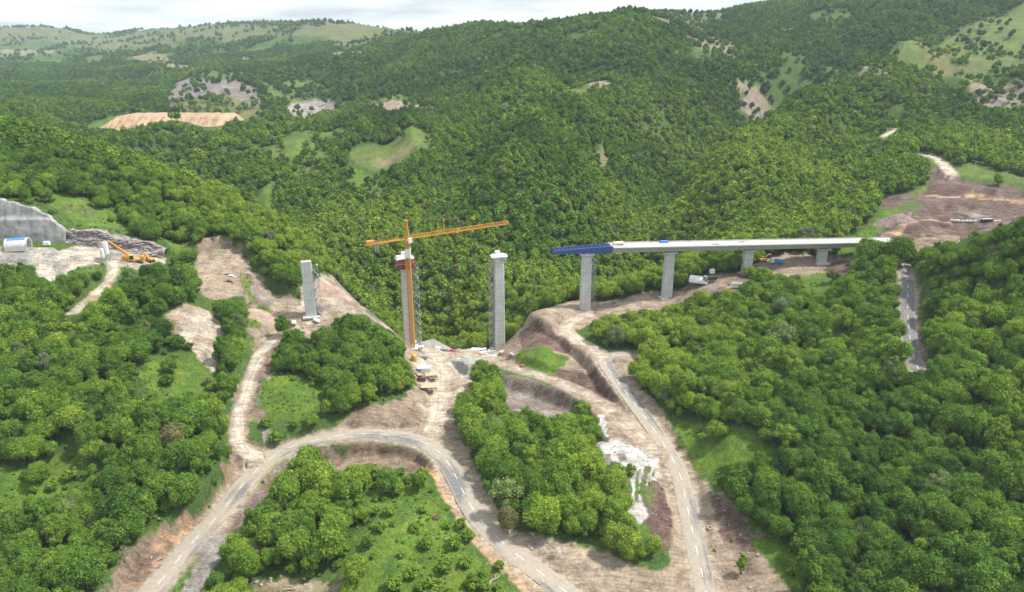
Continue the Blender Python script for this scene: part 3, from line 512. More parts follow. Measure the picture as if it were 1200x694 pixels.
 ([(-59.8,338.6),(-60.1,393.2),(-52.1,410.4),(-26.6,378.0),(-12.2,382.6),(2.7,352.8),(3.4,325.9),(-10.5,321.9),(-18.7,326.1),(-20.4,306.1),(-17.6,289.6),(-24.0,282.1),(-24.7,270.8),(-19.8,252.5),(-14.1,232.4),(-7.2,215.0),(-2.3,202.7),(1.1,197.5),(11.8,196.0),(25.3,190.6),(35.7,185.5),(46.7,186.2),(52.3,189.0),(51.5,172.0),(12.6,168.8),(-11.3,198.3),(-25.6,232.8),(-37.8,254.1),(-55.3,256.1),(-75.2,252.4),(-88.6,245.5),(-91.7,245.9),(-78.9,257.1),(-66.8,262.3),(-60.1,268.3),(-47.9,277.8),(-43.4,292.2),(-49.1,309.6),(-55.2,324.2)], PINK, BEIGE, 2, 2.5, 0, 1),
 ([(-49.3,341.8),(-36.9,359.7),(-24.9,351.1),(-25.0,319.2),(-20.2,296.0),(-24.9,289.8),(-24.8,263.6),(-33.3,259.5),(-37.5,282.3),(-43.3,300.3)], BEIGE, PALE, 4, 4, 0, 1),
 ([(-70.2,261.6),(-60.1,268.3),(-47.8,276.7),(-40.3,274.4),(-38.0,261.5),(-55.5,257.6)], PINK, BROWN, 3, 3, 0, 1),
 ([(-25.3,357.7),(-14.0,361.3),(-6.5,336.4),(-16.7,320.8),(-20.8,306.2),(-25.8,319.3),(-28.7,341.5)], GREY, (.38, .39, .35), 2, 3, 0, 1),
 ([(-50.5,376.9),(-33.8,378.2),(-25.6,362.8),(-36.1,349.8),(-48.3,347.6)], PINK, BEIGE, 2, 3, 0, 1),
 ([(-12.4,224.4),(-2.9,203.4),(1.1,197.5),(11.2,195.3),(24.8,190.3),(35.1,185.2),(26.8,183.1),(11.0,189.1),(0.0,193.8),(-8.2,206.2),(-14.9,224.4)], (.25, .215, .185), BEIGE, 3, 3, 0, 1),
 ([(-75.1,245.8),(-57.7,250.0),(-39.5,246.1),(-30.8,239.3),(-33.5,228.9),(-40.1,226.3),(-46.5,233.1),(-55.9,240.1),(-63.6,232.9),(-71.4,235.7)], BROWN, PINK, 1.5, 2, 0, 1),
 ([(-33.0,235.7),(-28.7,238.1),(-21.5,221.4),(-12.6,202.0),(-2.7,189.9),(10.4,176.3),(5.1,172.9),(-6.7,184.7),(-17.0,198.0),(-25.5,214.4)], ORANGE, BEIGE, 1.2, 1.2, 0, 1),
 # left: cut bank, parking bench, pier yard, dirt patch
 ([(-121.7,166.0),(-121.2,184.7),(-114.0,199.4),(-106.4,211.1),(-105.2,228.1),(-107.2,238.1),(-96.0,238.1),(-97.9,228.0),(-102.1,208.5),(-109.7,179.6),(-110.7,168.2)], PINK, BROWN, 1.5, 2.5, 0, 1), ([(-118.9,174.8),(-115.4,195.9),(-106.7,210.3),(-105.1,224.4),(-105.6,231.2),(-101.4,215.2),(-107.8,194.2),(-114.6,179.0)], ORANGE, BROWN, 2, 3, 0, 1),
 ([(-101.3,195.1),(-93.5,223.5),(-87.9,236.5),(-84.8,243.3),(-82.1,236.7),(-88.0,217.9),(-95.2,195.4),(-95.2,174.0),(-100.2,169.5)], BROWN, GREY, 1.5, 2, 0, 1),
 ([(-113.6,252.0),(-117.6,289.0),(-120.1,308.8),(-109.0,321.1),(-107.9,303.9),(-106.9,278.4),(-106.2,260.0),(-103.8,247.5),(-94.0,244.6),(-96.9,234.8),(-105.2,233.7)], BROWN, PINK, 2, 2, 0, 1), ([(-105.5,262.2),(-107.7,285.4),(-104.8,288.4),(-99.7,266.3),(-100.0,254.9),(-90.8,247.6),(-97.4,245.4)], GREY, BROWN, 2, 2, 0, 1),
 ([(-162.6,353.9),(-163.1,364.6),(-156.3,372.4),(-144.0,371.2),(-132.9,356.5),(-120.8,346.5),(-107.3,343.8),(-105.1,334.0),(-105.5,325.0),(-108.0,318.8),(-113.4,312.4),(-119.8,310.4),(-124.9,317.3),(-127.9,325.0),(-127.0,332.9),(-133.8,336.9),(-139.3,333.7),(-146.6,328.4),(-155.9,333.6)], BEIGE, PINK, 2, 3, 0, 1),
 ([(-138.1,356.8),(-128.5,344.4),(-119.3,340.9),(-118.6,331.8),(-126.1,335.7),(-133.0,342.7)], GREY, BROWN, 2, 2, .04, .7), ([(-139.4,352.8),(-133.9,348.8),(-127.5,337.5),(-129.1,334.5),(-136.0,344.2)], GRASS, DRY, 1.5, 2, .0, .3),
 ([(-127.6,323.8),(-124.3,331.8),(-118.1,336.4),(-118.5,328.3),(-120.6,321.2),(-124.6,318.8)], GRASS, GRASSD, 1.5, 2, .0, .1),
 ([(-108.3,329.9),(-108.2,344.2),(-104.1,386.4),(-104.9,421.7),(-96.2,428.4),(-89.4,414.0),(-79.0,412.4),(-65.3,401.5),(-56.4,349.1),(-62.8,332.3),(-76.1,333.1),(-84.4,332.5),(-89.4,327.9),(-93.0,320.9),(-102.2,318.3)], PALE, PINK, 2, 3, .0, 1), ([(-101.4,383.0),(-105.1,427.3),(-96.5,430.0),(-93.4,409.7),(-97.7,390.2)], BROWN, GREY, 2, 2, 0, 1),
 ([(-158.2,305.2),(-153.9,317.1),(-143.2,319.8),(-133.7,311.6),(-131.0,299.0),(-127.2,277.4),(-134.7,283.9),(-146.2,294.7)], PALE, PINK, 1.5, 2, 0, 1),
 # left: portal yard, slope of grass above it
 ([(-263.7,387.3),(-245.7,386.7),(-228.9,390.5),(-211.7,385.0),(-195.9,364.6),(-209.7,358.9),(-228.0,365.6),(-242.6,374.6)], OLIVE, GRASS, 4, 4, .06, .1), ([(-189.9,374.5),(-167.0,367.6),(-165.7,358.7),(-174.8,354.8)], GRASS, OLIVE, 3, 3, .03, .1),
 ([(-274.8,330.4),(-235.2,337.1),(-224.9,339.9),(-213.3,349.5),(-204.2,352.5),(-197.8,352.8),(-180.8,356.9),(-172.2,346.6),(-181.3,332.6),(-197.3,334.3),(-206.1,323.4),(-211.5,313.9),(-227.4,325.6),(-266.2,316.6)], PALE, GREY, 2, 3, .0, 1),
 ([(-224.5,323.6),(-217.8,326.0),(-209.8,315.1),(-212.8,310.4)], LIME, PALE, 1.5, 2, 0, 1), ([(-193.0,299.8),(-191.4,312.0),(-189.0,319.8),(-185.5,313.6),(-186.2,302.4),(-187.8,292.2)], PINK, ORANGE, 1.5, 2, 0, 1),
 # meadows among the near woods
 ([(-153.1,262.8),(-154.0,275.4),(-150.5,283.3),(-134.4,284.0),(-126.0,278.1),(-124.0,264.8),(-130.8,255.9),(-142.6,253.5)], GRASS, GRASSD, 2, 4, .03, .0), ([(-183.6,210.7),(-167.5,217.5),(-156.0,224.3),(-151.9,220.5),(-155.0,207.4),(-160.1,198.7),(-172.7,193.4)], GRASS, GRASSD, 2, 4, .04, .0),
 ([(-107.8,281.2),(-101.8,288.5),(-92.1,283.0),(-77.9,278.6),(-80.8,265.8),(-86.4,257.4),(-98.3,258.5),(-104.7,266.4)], GRASS, GRASSD, 2, 3, .02, .0),
 ([(-57.4,231.1),(-51.8,235.6),(-41.5,231.5),(-30.4,223.4),(-22.4,208.9),(-14.3,191.0),(-4.8,181.6),(5.1,169.1),(-50.7,169.5),(-53.0,187.5),(-47.8,200.1),(-52.8,214.5)], GRASS, GRASSD, 2, 5, .05, .0), ([(-29.5,209.5),(-16.3,187.5),(-21.4,184.0),(-33.7,196.7)], (.10, .155, .03), GRASS, 4, 5, .0, .0),
 ([(-79.1,178.8),(-72.0,182.0),(-52.5,178.3),(-45.3,173.6),(-50.7,169.5),(-78.8,170.0)], BEIGE, OLIVE, 2, 4, .05, .5),
 ([(65.2,264.6),(75.6,255.5),(85.0,247.7),(96.0,236.4),(98.3,228.5),(84.3,227.5),(77.6,229.3),(70.3,228.5),(68.4,242.9)], GRASSD, GRASS, 2, 3, .03, .0), ([(70.6,239.6),(78.6,233.5),(76.0,227.5),(71.5,228.5)], GRASS, GRASS, 1.5, 2, .0, .0),
 ([(80.5,193.8),(86.5,192.3),(90.0,183.7),(87.7,174.3),(83.3,180.6)], GRASSD, GRASS, 2, 3, .05, .0),
 ([(157.8,378.0),(178.7,384.2),(168.8,351.7),(153.8,340.5),(147.2,350.9)], GRASS, GRASSD, 3, 4, .1, .0),
]
def signed_dist(poly, X, Y):
    poly = np.array(poly); n = len(poly); ins = np.zeros(X.shape, bool); d = np.full(X.shape, 1e9)
    for i in range(n):
        (x0, y0), (x1, y1) = poly[i], poly[(i + 1) % n]
        c = ((y0 > Y) != (y1 > Y)) & (X < (x1 - x0) * (Y - y0) / (y1 - y0 + 1e-12) + x0); ins ^= c
        ex, ey = x1 - x0, y1 - y0; t = np.clip(((X - x0) * ex + (Y - y0) * ey) / (ex * ex + ey * ey + 1e-9), 0, 1)
        d = np.minimum(d, np.hypot(X - x0 - t * ex, Y - y0 - t * ey))
    return np.where(ins, d, -d)
n1 = fbm(GX / 9, GY / 9, 11, 4); n2 = fbm(GX / 3.2, GY / 3.2, 23, 3); n3 = fbm(GX / 40, GY / 40, 31, 4)
floor_a = np.array([.046, .085, .022]); floor_b = np.array([.075, .125, .028])
f0 = np.clip(.5 + n1 * 1.6 + n3, 0, 1)[..., None]
COL = floor_a * (1 - f0) + floor_b * f0; SOIL = np.full(Z.shape, .1)
TREE = np.ones(Z.shape)          # chance a tree is kept here
for poly, c1, c2, fe, rag, keep, soil in COVER:
    p = np.array(poly); pad = fe + rag + 2
    j0, j1 = np.searchsorted(YR, [p[:, 1].min() - pad, p[:, 1].max() + pad]); j1 = min(j1 + 1, NY)
    xs = GX[j0:j1]; cols = np.nonzero(((xs > p[:, 0].min() - pad) & (xs < p[:, 0].max() + pad)).any(0))[0]
    if j1 <= j0 or not len(cols): continue
    sl = (slice(j0, j1), slice(cols[0], cols[-1] + 1))
    s = signed_dist(poly, GX[sl], GY[sl])
    s2 = s + rag * (n1[sl] * 2.2 + n2[sl] * 1.5)
    f = np.clip(s2 / (fe * .8) + .5, 0, 1); f = (f * f * (3 - 2 * f))[..., None]
    g = np.clip(.5 + n1[sl] * 2.2 + n2[sl] * 1.5, 0, 1)[..., None]
    COL[sl] = COL[sl] * (1 - f) + (np.array(c1) * (1 - g) + np.array(c2) * g) * f
    SOIL[sl] = SOIL[sl] * (1 - f[..., 0]) + soil * f[..., 0]
    TREE[sl] = np.where(s > -.6, keep, TREE[sl])
    if c1 is MAUVE and p[:, 1].max() > 470:      # dumped in lifts
        zs = Z[sl] / 4.6; fl = np.floor(zs); k_ = np.clip((zs - fl - .45) / .5, 0, 1); Z[sl] += f[..., 0] * ((fl + k_ * k_ * (3 - 2 * k_)) * 4.6 - Z[sl]) * .9
    if soil > .6 and fe < 4.5:       # rough earth
        Z[sl] += f[..., 0] * (n1[sl] * .8 + n2[sl] * .45) * np.clip(1 - .0, 0, 1)
# verges of the roads: bare dusty earth
ROADD = np.full(Z.shape, 1e9); ACROSS = np.full(Z.shape, 20.0)
for name, L, wd, mt, marks in ROADS:
    d, zz = line_dist(L, wd / 2 + 14)
    ROADD = np.minimum(ROADD, d - wd / 2)
    if 'asphalt' not in mt:
        dd, sd_ = poly_dist([tuple(q) for q in L[::6, :2]] + [tuple(L[-1, :2])], wd); near_ = dd < np.minimum(abs(ACROSS), wd * .75); ACROSS[near_] = sd_[near_]
    e = d - wd / 2 - (1.2 if 'asphalt' in mt else -.3) + n1 * 3.0 + n2 * 2
    f = np.clip(.5 - e / 2.0, 0, 1)[..., None]
    vc = np.array(BEIGE if 'asphalt' in mt else PALE if mt == 'track' else PINK) * (1.0 if 'asphalt' in mt else 1.12); g = np.clip(.5 + n2 * 2, 0, 1)[..., None]
    COL = COL * (1 - f) + (vc * (1 - g) + np.array(PALE) * .9 * g) * f; SOIL = np.maximum(SOIL, f[..., 0])
    inn = d < wd / 2 + 1.0
    Z[inn] = np.minimum(Z[inn], zz[inn] - .18) if 'asphalt' in mt else zz[inn] - .05 + n2[inn] * .12
TREE = np.where((ROADD < 2.0) | CUTMASK, 0, TREE)

# gullies and ruts running down the bare banks
V = np.stack([GX, GY, Z], -1).reshape(-1, 3)
idx = np.arange(NA * NY).reshape(NY, NA)
Q = np.stack([idx[:-1, :-1], idx[:-1, 1:], idx[1:, 1:], idx[1:, :-1]], -1).reshape(-1, 4)
m, t, b = nodes('ground')
at = t.nodes.new('ShaderNodeAttribute'); at.attribute_name = 'ground_colour'
so = t.nodes.new('ShaderNodeAttribute'); so.attribute_name = 'soil'
wp = worldpos(t)
fine = noise(t, .9, 6, wp, .7); mid = noise(t, .22, 5, wp, .6, .6); clod = noise(t, 2.6, 3, wp, .6)
col = mixc(t, 1.0, at.outputs['Color'], ramp(t, fine, [(.28, (.62, .62, .62)), (.72, (1.38, 1.38, 1.38))]), 'MULTIPLY')
col = mixc(t, 1.0, col, ramp(t, mid, [(.3, (.74, .76, .78)), (.7, (1.25, 1.24, 1.2))]), 'MULTIPLY')
# tussocks on the green ground, clods on the bare ground
gr = mixc(t, 1.0, col, ramp(t, clod, [(.33, (.45, .52, .42)), (.52, (1, 1, 1)), (.66, (1.45, 1.35, 1.3))]), 'MULTIPLY')
gr = mixc(t, ramp(t, noise(t, .075, 5, wp, .7, .5), [(.5, (0, 0, 0)), (.68, (.65, .65, .65))]), gr, mixc(t, 1.0, gr, (1.75, 1.25, 1.1), 'MULTIPLY'))
# bare ground: dried washes, darker damp patches, pale scatter of stones
damp = noise(t, .11, 5, wp, .65, .8); stones = noise(t, 3.4, 2, wp, .5)
bare = mixc(t, 1.0, col, ramp(t, damp, [(.30, (.62, .58, .56)), (.46, (1, 1, 1)), (.70, (1.22, 1.2, 1.16))]), 'MULTIPLY')
mr = t.nodes.new('ShaderNodeMapping'); mr.inputs['Rotation'].default_value = (0, 0, R(35)); mr.inputs['Scale'].default_value = (.10, .95, .4); t.links.new(wp, mr.inputs['Vector'])
strk = noise(t, 1.0, 4, mr.outputs['Vector'], .6, .9); mr2 = t.nodes.new('ShaderNodeMapping'); mr2.inputs['Rotation'].default_value = (0, 0, R(-50)); mr2.inputs['Scale'].default_value = (.12, 1.1, .4); t.links.new(wp, mr2.inputs['Vector'])
strk2 = noise(t, 1.0, 4, mr2.outputs['Vector'], .6, .9)
bare = mixc(t, ramp(t, damp, [(.4, (1, 1, 1)), (.6, (.35, .35, .35))]), bare, mixc(t, 1.0, bare, ramp(t, strk, [(.34, (.66, .64, .63)), (.5, (1.05, 1.05, 1.05)), (.66, (1.25, 1.24, 1.2))]), 'MULTIPLY'))
bare = mixc(t, ramp(t, damp, [(.4, (.2, .2, .2)), (.6, (.9, .9, .9))]), bare, mixc(t, 1.0, bare, ramp(t, strk2, [(.34, (.70, .68, .67)), (.5, (1.03, 1.03, 1.03)), (.66, (1.22, 1.2, 1.18))]), 'MULTIPLY'))
bare = mixc(t, ramp(t, stones, [(.66, (0, 0, 0)), (.74, (.55, .55, .55))]), bare, (.58, .53, .47))
col = mixc(t, so.outputs['Fac'], gr, bare)
ac = t.nodes.new('ShaderNodeAttribute'); ac.attribute_name = 'track_across'
wob = t.nodes.new('ShaderNodeMath'); wob.operation = 'MULTIPLY_ADD'; t.links.new(noise(t, .09, 3, wp), wob.inputs[0]); wob.inputs[1].default_value = 1.6; t.links.new(ac.outputs['Fac'], wob.inputs[2])
ab = t.nodes.new('ShaderNodeMath'); ab.operation = 'ABSOLUTE'; sb = t.nodes.new('ShaderNodeMath'); sb.operation = 'SUBTRACT'; sb.inputs[1].default_value = .8; t.links.new(wob.outputs[0], sb.inputs[0]); t.links.new(sb.outputs[0], ab.inputs[0])
dv = t.nodes.new('ShaderNodeMath'); dv.operation = 'DIVIDE'; dv.inputs[1].default_value = 5.0; t.links.new(ab.outputs[0], dv.inputs[0])
g0, g1_ = (.85, .84, .83), (1.26, 1.25, 1.23)
rutted = mixc(t, 1.0, col, ramp(t, dv.outputs[0], [(.06, (.92, .90, .88)), (.13, g1_), (.22, g1_), (.28, g0), (.36, (1.15, 1.14, 1.12)), (.46, g0), (.62, (1, 1, 1)), (.75, (1, 1, 1))]), 'MULTIPLY')
col = mixc(t, ramp(t, noise(t, .07, 4, wp, .6), [(.40, (.1, .1, .1)), (.60, (.85, .85, .85))]), col, rutted)
t.links.new(col, b.inputs['Base Color']); b.inputs['Roughness'].default_value = .95; b.inputs['Specular IOR Level'].default_value = .1
bump(t, b, fine, .9, .5)
me = np_mesh('ground', V, Q, m)
ca_ = me.attributes.new('ground_colour', 'FLOAT_COLOR', 'POINT')
ca_.data.foreach_set('color', np.c_[COL.reshape(-1, 3), np.ones(NA * NY)].astype(np.float32).ravel())
me.attributes.new('soil', 'FLOAT', 'POINT').data.foreach_set('value', SOIL.astype(np.float32).ravel())
me.attributes.new('track_across', 'FLOAT', 'POINT').data.foreach_set('value', ACROSS.astype(np.float32).ravel())
me.shade_smooth()
ground = bpy.data.objects.new('ground', me); C.objects.link(ground); tag(ground, kind='structure', label='hilly ground of woods, meadows and bare building earth')

# road surfaces
def road_mat(name, base, base2, dust, amount, rut):
    m, t, b = nodes(name)
    u = coord(t, 'UV'); wp = worldpos(t)
    sp = t.nodes.new('ShaderNodeSeparateXYZ'); t.links.new(u, sp.inputs[0])
    stretch = mapping(t, u, (2.6, .022, 1)); big = noise(t, 1.0, 5, stretch, .6); wn = noise(t, .8, 5, wp, .65)
    col = ramp(t, wn, [(.3, base), (.7, base2)])
    patch = noise(t, .035, 3, wp, .5)
    ad = t.nodes.new('ShaderNodeMath'); ad.operation = 'MULTIPLY_ADD'; ad.inputs[1].default_value = .45; t.links.new(big, ad.inputs[0]); t.links.new(patch, ad.inputs[2])
    sd2 = t.nodes.new('ShaderNodeMath'); sd2.operation = 'MULTIPLY_ADD'; sd2.inputs[1].default_value = .13; t.links.new(sp.outputs[0], sd2.inputs[0]); t.links.new(ad.outputs[0], sd2.inputs[2])
    ea = t.nodes.new('ShaderNodeMath'); ea.operation = 'ABSOLUTE'; t.links.new(sp.outputs[0], ea.inputs[0])
    col = mixc(t, ramp(t, sd2.outputs[0], [(amount, (0, 0, 0)), (amount + .10, (.92, .92, .92))]), col, dust)
    col = mixc(t, ramp(t, ea.outputs[0], [(.80, (0, 0, 0)), (1.0, (.8, .8, .8))]), col, dust)
    col = mixc(t, 1, col, ramp(t, wn, [(.3, (.82, .82, .82)), (.7, (1.14, 1.14, 1.14))]), 'MULTIPLY')
    if rut:
        ab = t.nodes.new('ShaderNodeMath'); ab.operation = 'ABSOLUTE'; t.links.new(sp.outputs[0], ab.inputs[0])
        wv = t.nodes.new('ShaderNodeMath'); wv.operation = 'MULTIPLY_ADD'; wv.inputs[1].default_value = .35; t.links.new(big, wv.inputs[0]); t.links.new(ab.outputs[0], wv.inputs[2])
        col = mixc(t, 1, col, ramp(t, wv.outputs[0], [(.42, (.86, .85, .84)), (.55, (1.22, 1.22, 1.22)), (.68, (1.22, 1.22, 1.22)), (.8, (.84, .83, .82)), (1.0, (.95, .95, .95))]), 'MULTIPLY')
    t.links.new(col, b.inputs['Base Color']); b.inputs['Roughness'].default_value = .9
    bump(t, b, wn, .4, .08)
    return m
RM = {'asphalt': road_mat('dusty_asphalt', (.125, .122, .12), (.19, .182, .175), (.325, .280, .222), .605, False), 'asphalt_grey': road_mat('grey_asphalt', (.125, .122, .12), (.19, .182, .175), (.30, .265, .22), .80, False),
      'track': road_mat('pale_dirt_track', (.46, .40, .32), (.54, .47, .39), (.40, .325, .25), 1.05, True),
      'haul': road_mat('pinkish_haul_track', (.46, .345, .255), (.52, .41, .32), (.36, .27, .21), 1.05, True)}
RM['line'] = plain('worn_road_paint', (.72, .71, .68), (.42, .40, .36), 1.5, .8)
def strip(name, L, off0, off1, zoff, mat, rag=0.0, seed=0, sel=None):
    P = L[:, :2]; d = np.gradient(P, axis=0); d /= np.linalg.norm(d, axis=1)[:, None] + 1e-9; nrm = np.stack([-d[:, 1], d[:, 0]], -1)
    s = np.r_[0, np.cumsum(np.hypot(*np.diff(P, axis=0).T))]
    K = 9 if rag else 3
    ts = np.linspace(0, 1, K); V = []; UV = []
    ra = (vnoise(s / 4, s * 0 + seed, 3) - .5) * 2 * rag + (vnoise(s / 1.3, s * 0 + seed, 9) - .5) * rag; rb = (vnoise(s / 4, s * 0 + seed + 50, 4) - .5) * 2 * rag + (vnoise(s / 1.3, s * 0 + seed + 7, 9) - .5) * rag
    for t_ in ts:
        o = (off0 - ra) * (1 - t_) + (off1 + rb) * t_
        crown = zoff + (.06 * (1 - (2 * t_ - 1) ** 2) if rag else 0) - (.10 if rag and t_ in (0, 1) else 0)
        V.append(np.c_[P + nrm * o[:, None], L[:, 2] + crown]); UV.append(np.c_[np.full(len(s), 2 * t_ - 1), s])
    V = np.stack(V, 1); UV = np.stack(UV, 1); n = len(s); ix = np.arange(n * K).reshape(n, K)
    q = np.stack([ix[:-1, :-1], ix[1:, :-1], ix[1:, 1:], ix[:-1, 1:]], -1)
    if sel is not None: q = q[sel(s[:-1])]
    q = q.reshape(-1, 4)[:, ::-1]
    me = np_mesh(name, V.reshape(-1, 3), q, mat)
    uv = me.uv_layers.new(name='UVMap'); uv.data.foreach_set('uv', UV.reshape(-1, 2)[q.ravel()].astype(np.float32).ravel())
    me.shade_smooth()
    o = bpy.data.objects.new(name, me); C.objects.link(o); tag(o, kind='structure'); return o
for i, (name, L, wd, mt, marks) in enumerate(ROADS):
    if 'asphalt' not in mt: continue
    strip(name, L, -wd / 2, wd / 2, 0, RM[mt], {0: .16}.get(0), i * 3)
    if marks:
        Lf = np.c_[smooth_line(L[::3, :], .5), np.zeros(1)] if False else L
        fine_s = np.r_[0, np.cumsum(np.hypot(*np.diff(L[:, :2], axis=0).T))]; q = np.arange(0, fine_s[-1], .75)
        Lq = np.stack([np.interp(q, fine_s, L[:, k]) for k in range(3)], -1)
        strip('road_marking', Lq, -.11, .11, .075, RM['line'], 0, 0, lambda s: (s % 9.0) < 4.4)

# ------------------------------------------------------------------ trees
def ico(sub):
    b = bmesh.new(); bmesh.ops.create_icosphere(b, subdivisions=sub, radius=1)
    v = np.array([x.co[:] for x in b.verts]); f = np.array([[q.index for q in p.verts] for p in b.faces]); b.free(); return v, f
ICO1, ICO2 = ico(1), ico(2)
def crown_data(seed, R0, z0, z1, lobes, leaves, leaf, core, spread=.62, cone=0.0):
    """lobed crown of small leaf clumps: returns V, F(tri), leaf value per vertex"""
    r = np.random.default_rng(seed)
    zc = (z0 + z1) / 2; hz = (z1 - z0) / 2
    cen = []; rad = []
    for k in range(lobes):
        u = (k + .5) / lobes; th = k * 2.399963 + r.uniform(-.4, .4)
        ph = math.acos(1 - 1.72 * u)               # from the top down past the widest part
        q = r.uniform(.70, 1.18); sh_ = 1 - cone * (.5 + .5 * math.cos(ph))
        cen.append((R0 * spread * q * math.sin(ph) * math.cos(th), R0 * spread * q * math.sin(ph) * math.sin(th), zc + hz * (.60 + .25 * cone) * q * math.cos(ph)))
        rad.append(min(R0, hz * 1.1) * r.uniform(.27, .54) * sh_)
    cen.append((0, 0, zc)); rad.append(min(R0, hz) * .62)
    cen = np.array(cen); rad = np.array(rad)
    ivx, ifx = core; VV = []; FF = []; LL = []; nb = 0
    for c, a in zip(cen, rad):
        d = 1 + (r.random(len(ivx)) - .5) * .3
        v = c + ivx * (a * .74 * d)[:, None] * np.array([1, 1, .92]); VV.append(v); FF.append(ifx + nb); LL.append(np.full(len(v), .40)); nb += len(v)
    wgt = rad ** 2; n = int(leaves * 1.7)
    li = r.choice(len(cen), n, p=wgt / wgt.sum()); dr = r.normal(size=(n, 3)); dr /= np.linalg.norm(dr, axis=1)[:, None]
    pos = cen[li] + dr * (rad[li] * np.where(r.random(n) < .14, r.uniform(1.1, 1.42, n), r.uniform(.78, 1.16, n)))[:, None]
    dist = np.linalg.norm(pos[:, None] - cen[None], axis=2) / rad[None]; dist[np.arange(n), li] = 9
    ok = (dist.min(1) > .82) & (pos[:, 2] > z0 - .3); pos = pos[ok][:leaves]; dr = dr[ok][:leaves]; li = li[ok][:leaves]; n = len(pos)
    nrm = dr * .75 + r.normal(size=(n, 3)) * .38 + np.array([0, 0, .42]); nrm /= np.linalg.norm(nrm, axis=1)[:, None]
    ta = np.cross(nrm, r.normal(size=(n, 3))); ta /= np.linalg.norm(ta, axis=1)[:, None]; tb = np.cross(nrm, ta)
    s = leaf * r.uniform(.55, 1.25, n)[:, None]
    # a bent four-cornered spray of leaves
    a = pos + ta * s * .62; b_ = pos + tb * s * r.uniform(.35, .6, (n, 1)) - nrm * s * .15; c = pos - ta * s * .55 - nrm * s * .22; d = pos - tb * s * r.uniform(.35, .6, (n, 1)) + nrm * s * .05
    q = np.stack([a, b_, c, d], 1).reshape(-1, 3); i0 = nb + np.arange(n)[:, None] * 4
    f = np.concatenate([i0 + np.array([0, 1, 2]), i0 + np.array([0, 2, 3])], 1).reshape(-1, 3)
    lobe_t = r.uniform(-.13, .13, len(cen))
    lv = np.clip(.45 + r.normal(size=n) * .20 + lobe_t[li], 0, 1)
    VV.append(q); FF.append(f); LL.append(np.repeat(lv, 4))
    return np.vstack(VV), np.vstack(FF), np.concatenate(LL)
def trunk_data(seed, h, r0, R0, n=7):
    r = random.Random(seed); b = MB(); z = h * .62
    lean = (r.uniform(-.4, .4), r.uniform(-.4, .4))
    P = [(0, 0, -.6), (lean[0] * .1, lean[1] * .1, h * .12), (lean[0] * .5, lean[1] * .5, h * .33), (lean[0], lean[1], z), (lean[0] * 1.3, lean[1] * 1.3, h * .85)]
    b.tube(P, [r0 * 1.35, r0, r0 * .82, r0 * .5, r0 * .12], n)
    for k in range(4):
        a = k * 1.57 + r.uniform(-.4, .4); zz = h * r.uniform(.28, .45); q = R0 * r.uniform(.45, .7)
        b.tube([(lean[0] * .4, lean[1] * .4, zz), (math.cos(a) * q * .5, math.sin(a) * q * .5, zz + h * .13), (math.cos(a) * q, math.sin(a) * q, zz + h * .24)], [r0 * .5, r0 * .36, r0 * .1], 5)
    F = []
    for f in b.f: F += [(f[0], f[i], f[i + 1]) for i in range(1, len(f) - 1)]
    return np.array(b.v), np.array(F)
def tri_mesh(name, parts):
    """parts: (V, F, leaf values or None, material index)"""
    V = []; F = []; L = []; MI = []; nb = 0
    for v, f, l, mi in parts:
        V.append(v); F.append(f + nb); nb += len(v); L.append(np.full(len(v), .5) if l is None else l); MI.append(np.full(len(f), mi))
    me = np_mesh(name, np.vstack(V), np.vstack(F), None)
    me.attributes.new('leaf', 'FLOAT', 'POINT').data.foreach_set('value', np.concatenate(L).astype(np.float32))
    me.polygons.foreach_set('material_index', np.concatenate(MI).astype(np.int32))
    return me
KINDS = []       # near variants: nominal height, crown radius, crown mesh, trunk mesh, joined mesh
def kind(seed, h, R0, z0, lobes, leaves, leaf, spread=.62, r0=.22, cone=0.0):
    cd = crown_data(seed, R0, z0, h, lobes, leaves, leaf, ICO2, spread, cone); td = trunk_data(seed, h, r0, R0)
    cm = tri_mesh('crown', [(*cd, 0)]); cm.materials.append(M['leaf'])
    tm = tri_mesh('trunk', [(*td, None, 0)]); tm.materials.append(M['bark'])
    jm = tri_mesh('woodland_tree', [(*cd, 0), (*td, None, 1)]); jm.materials.append(M['leaf']); jm.materials.append(M['bark'])
    KINDS.append((h, R0, cm, tm, jm))
for k in range(5): kind(100 + k, 10.5, 4.6, 2.2, 13 + k % 3, 4200, .43)                    # rounded broadleaf
for k in range(3): kind(200 + k, 12.0, 3.9, 2.0, 13, 4000, .42, .56, .22, .55)                       # taller
for k in range(3): kind(300 + k, 8.5, 4.9, 1.6, 15, 4200, .43, .68)                        # broad, low
for k in range(2): kind(400 + k, 9.0, 2.5, 1.0, 10, 2200, .38, .5, .22, .45)                          # narrow
kind(450, 11.5, 4.6, 2.6, 9, 2600, .46, .86); kind(451, 9.5, 4.4, 2.0, 8, 2300, .46, .9); kind(452, 12.5, 3.6, 2.4, 9, 2200, .44, .84)     # open, straggling crowns
NEARN = len(KINDS)
SHRUBS = []
for k in range(4):
    cd = crown_data(500 + k, 1.9, .0, 2.9 - .2 * k, 8, 620, .42, ICO1, .62); me = tri_mesh('shrub', [(*cd, 0)]); me.materials.append(M['leaf']); SHRUBS.append(me)
FAR = []
for k in range(6):
    h = 10 + k % 3; R0 = 4.6 - .25 * (k % 3)
    cd = crown_data(600 + k, R0, 1.2, h, 9, 480, 1.15, ICO1, .62, .5 if k % 3 == 1 else 0); td = trunk_data(600 + k, h, .22, R0, 4)
    me = tri_mesh('far_tree', [(*cd, 0), (*td, None, 1)]); me.materials.append(M['leaf']); me.materials.append(M['bark']); FAR.append(me)
TUFTS = []
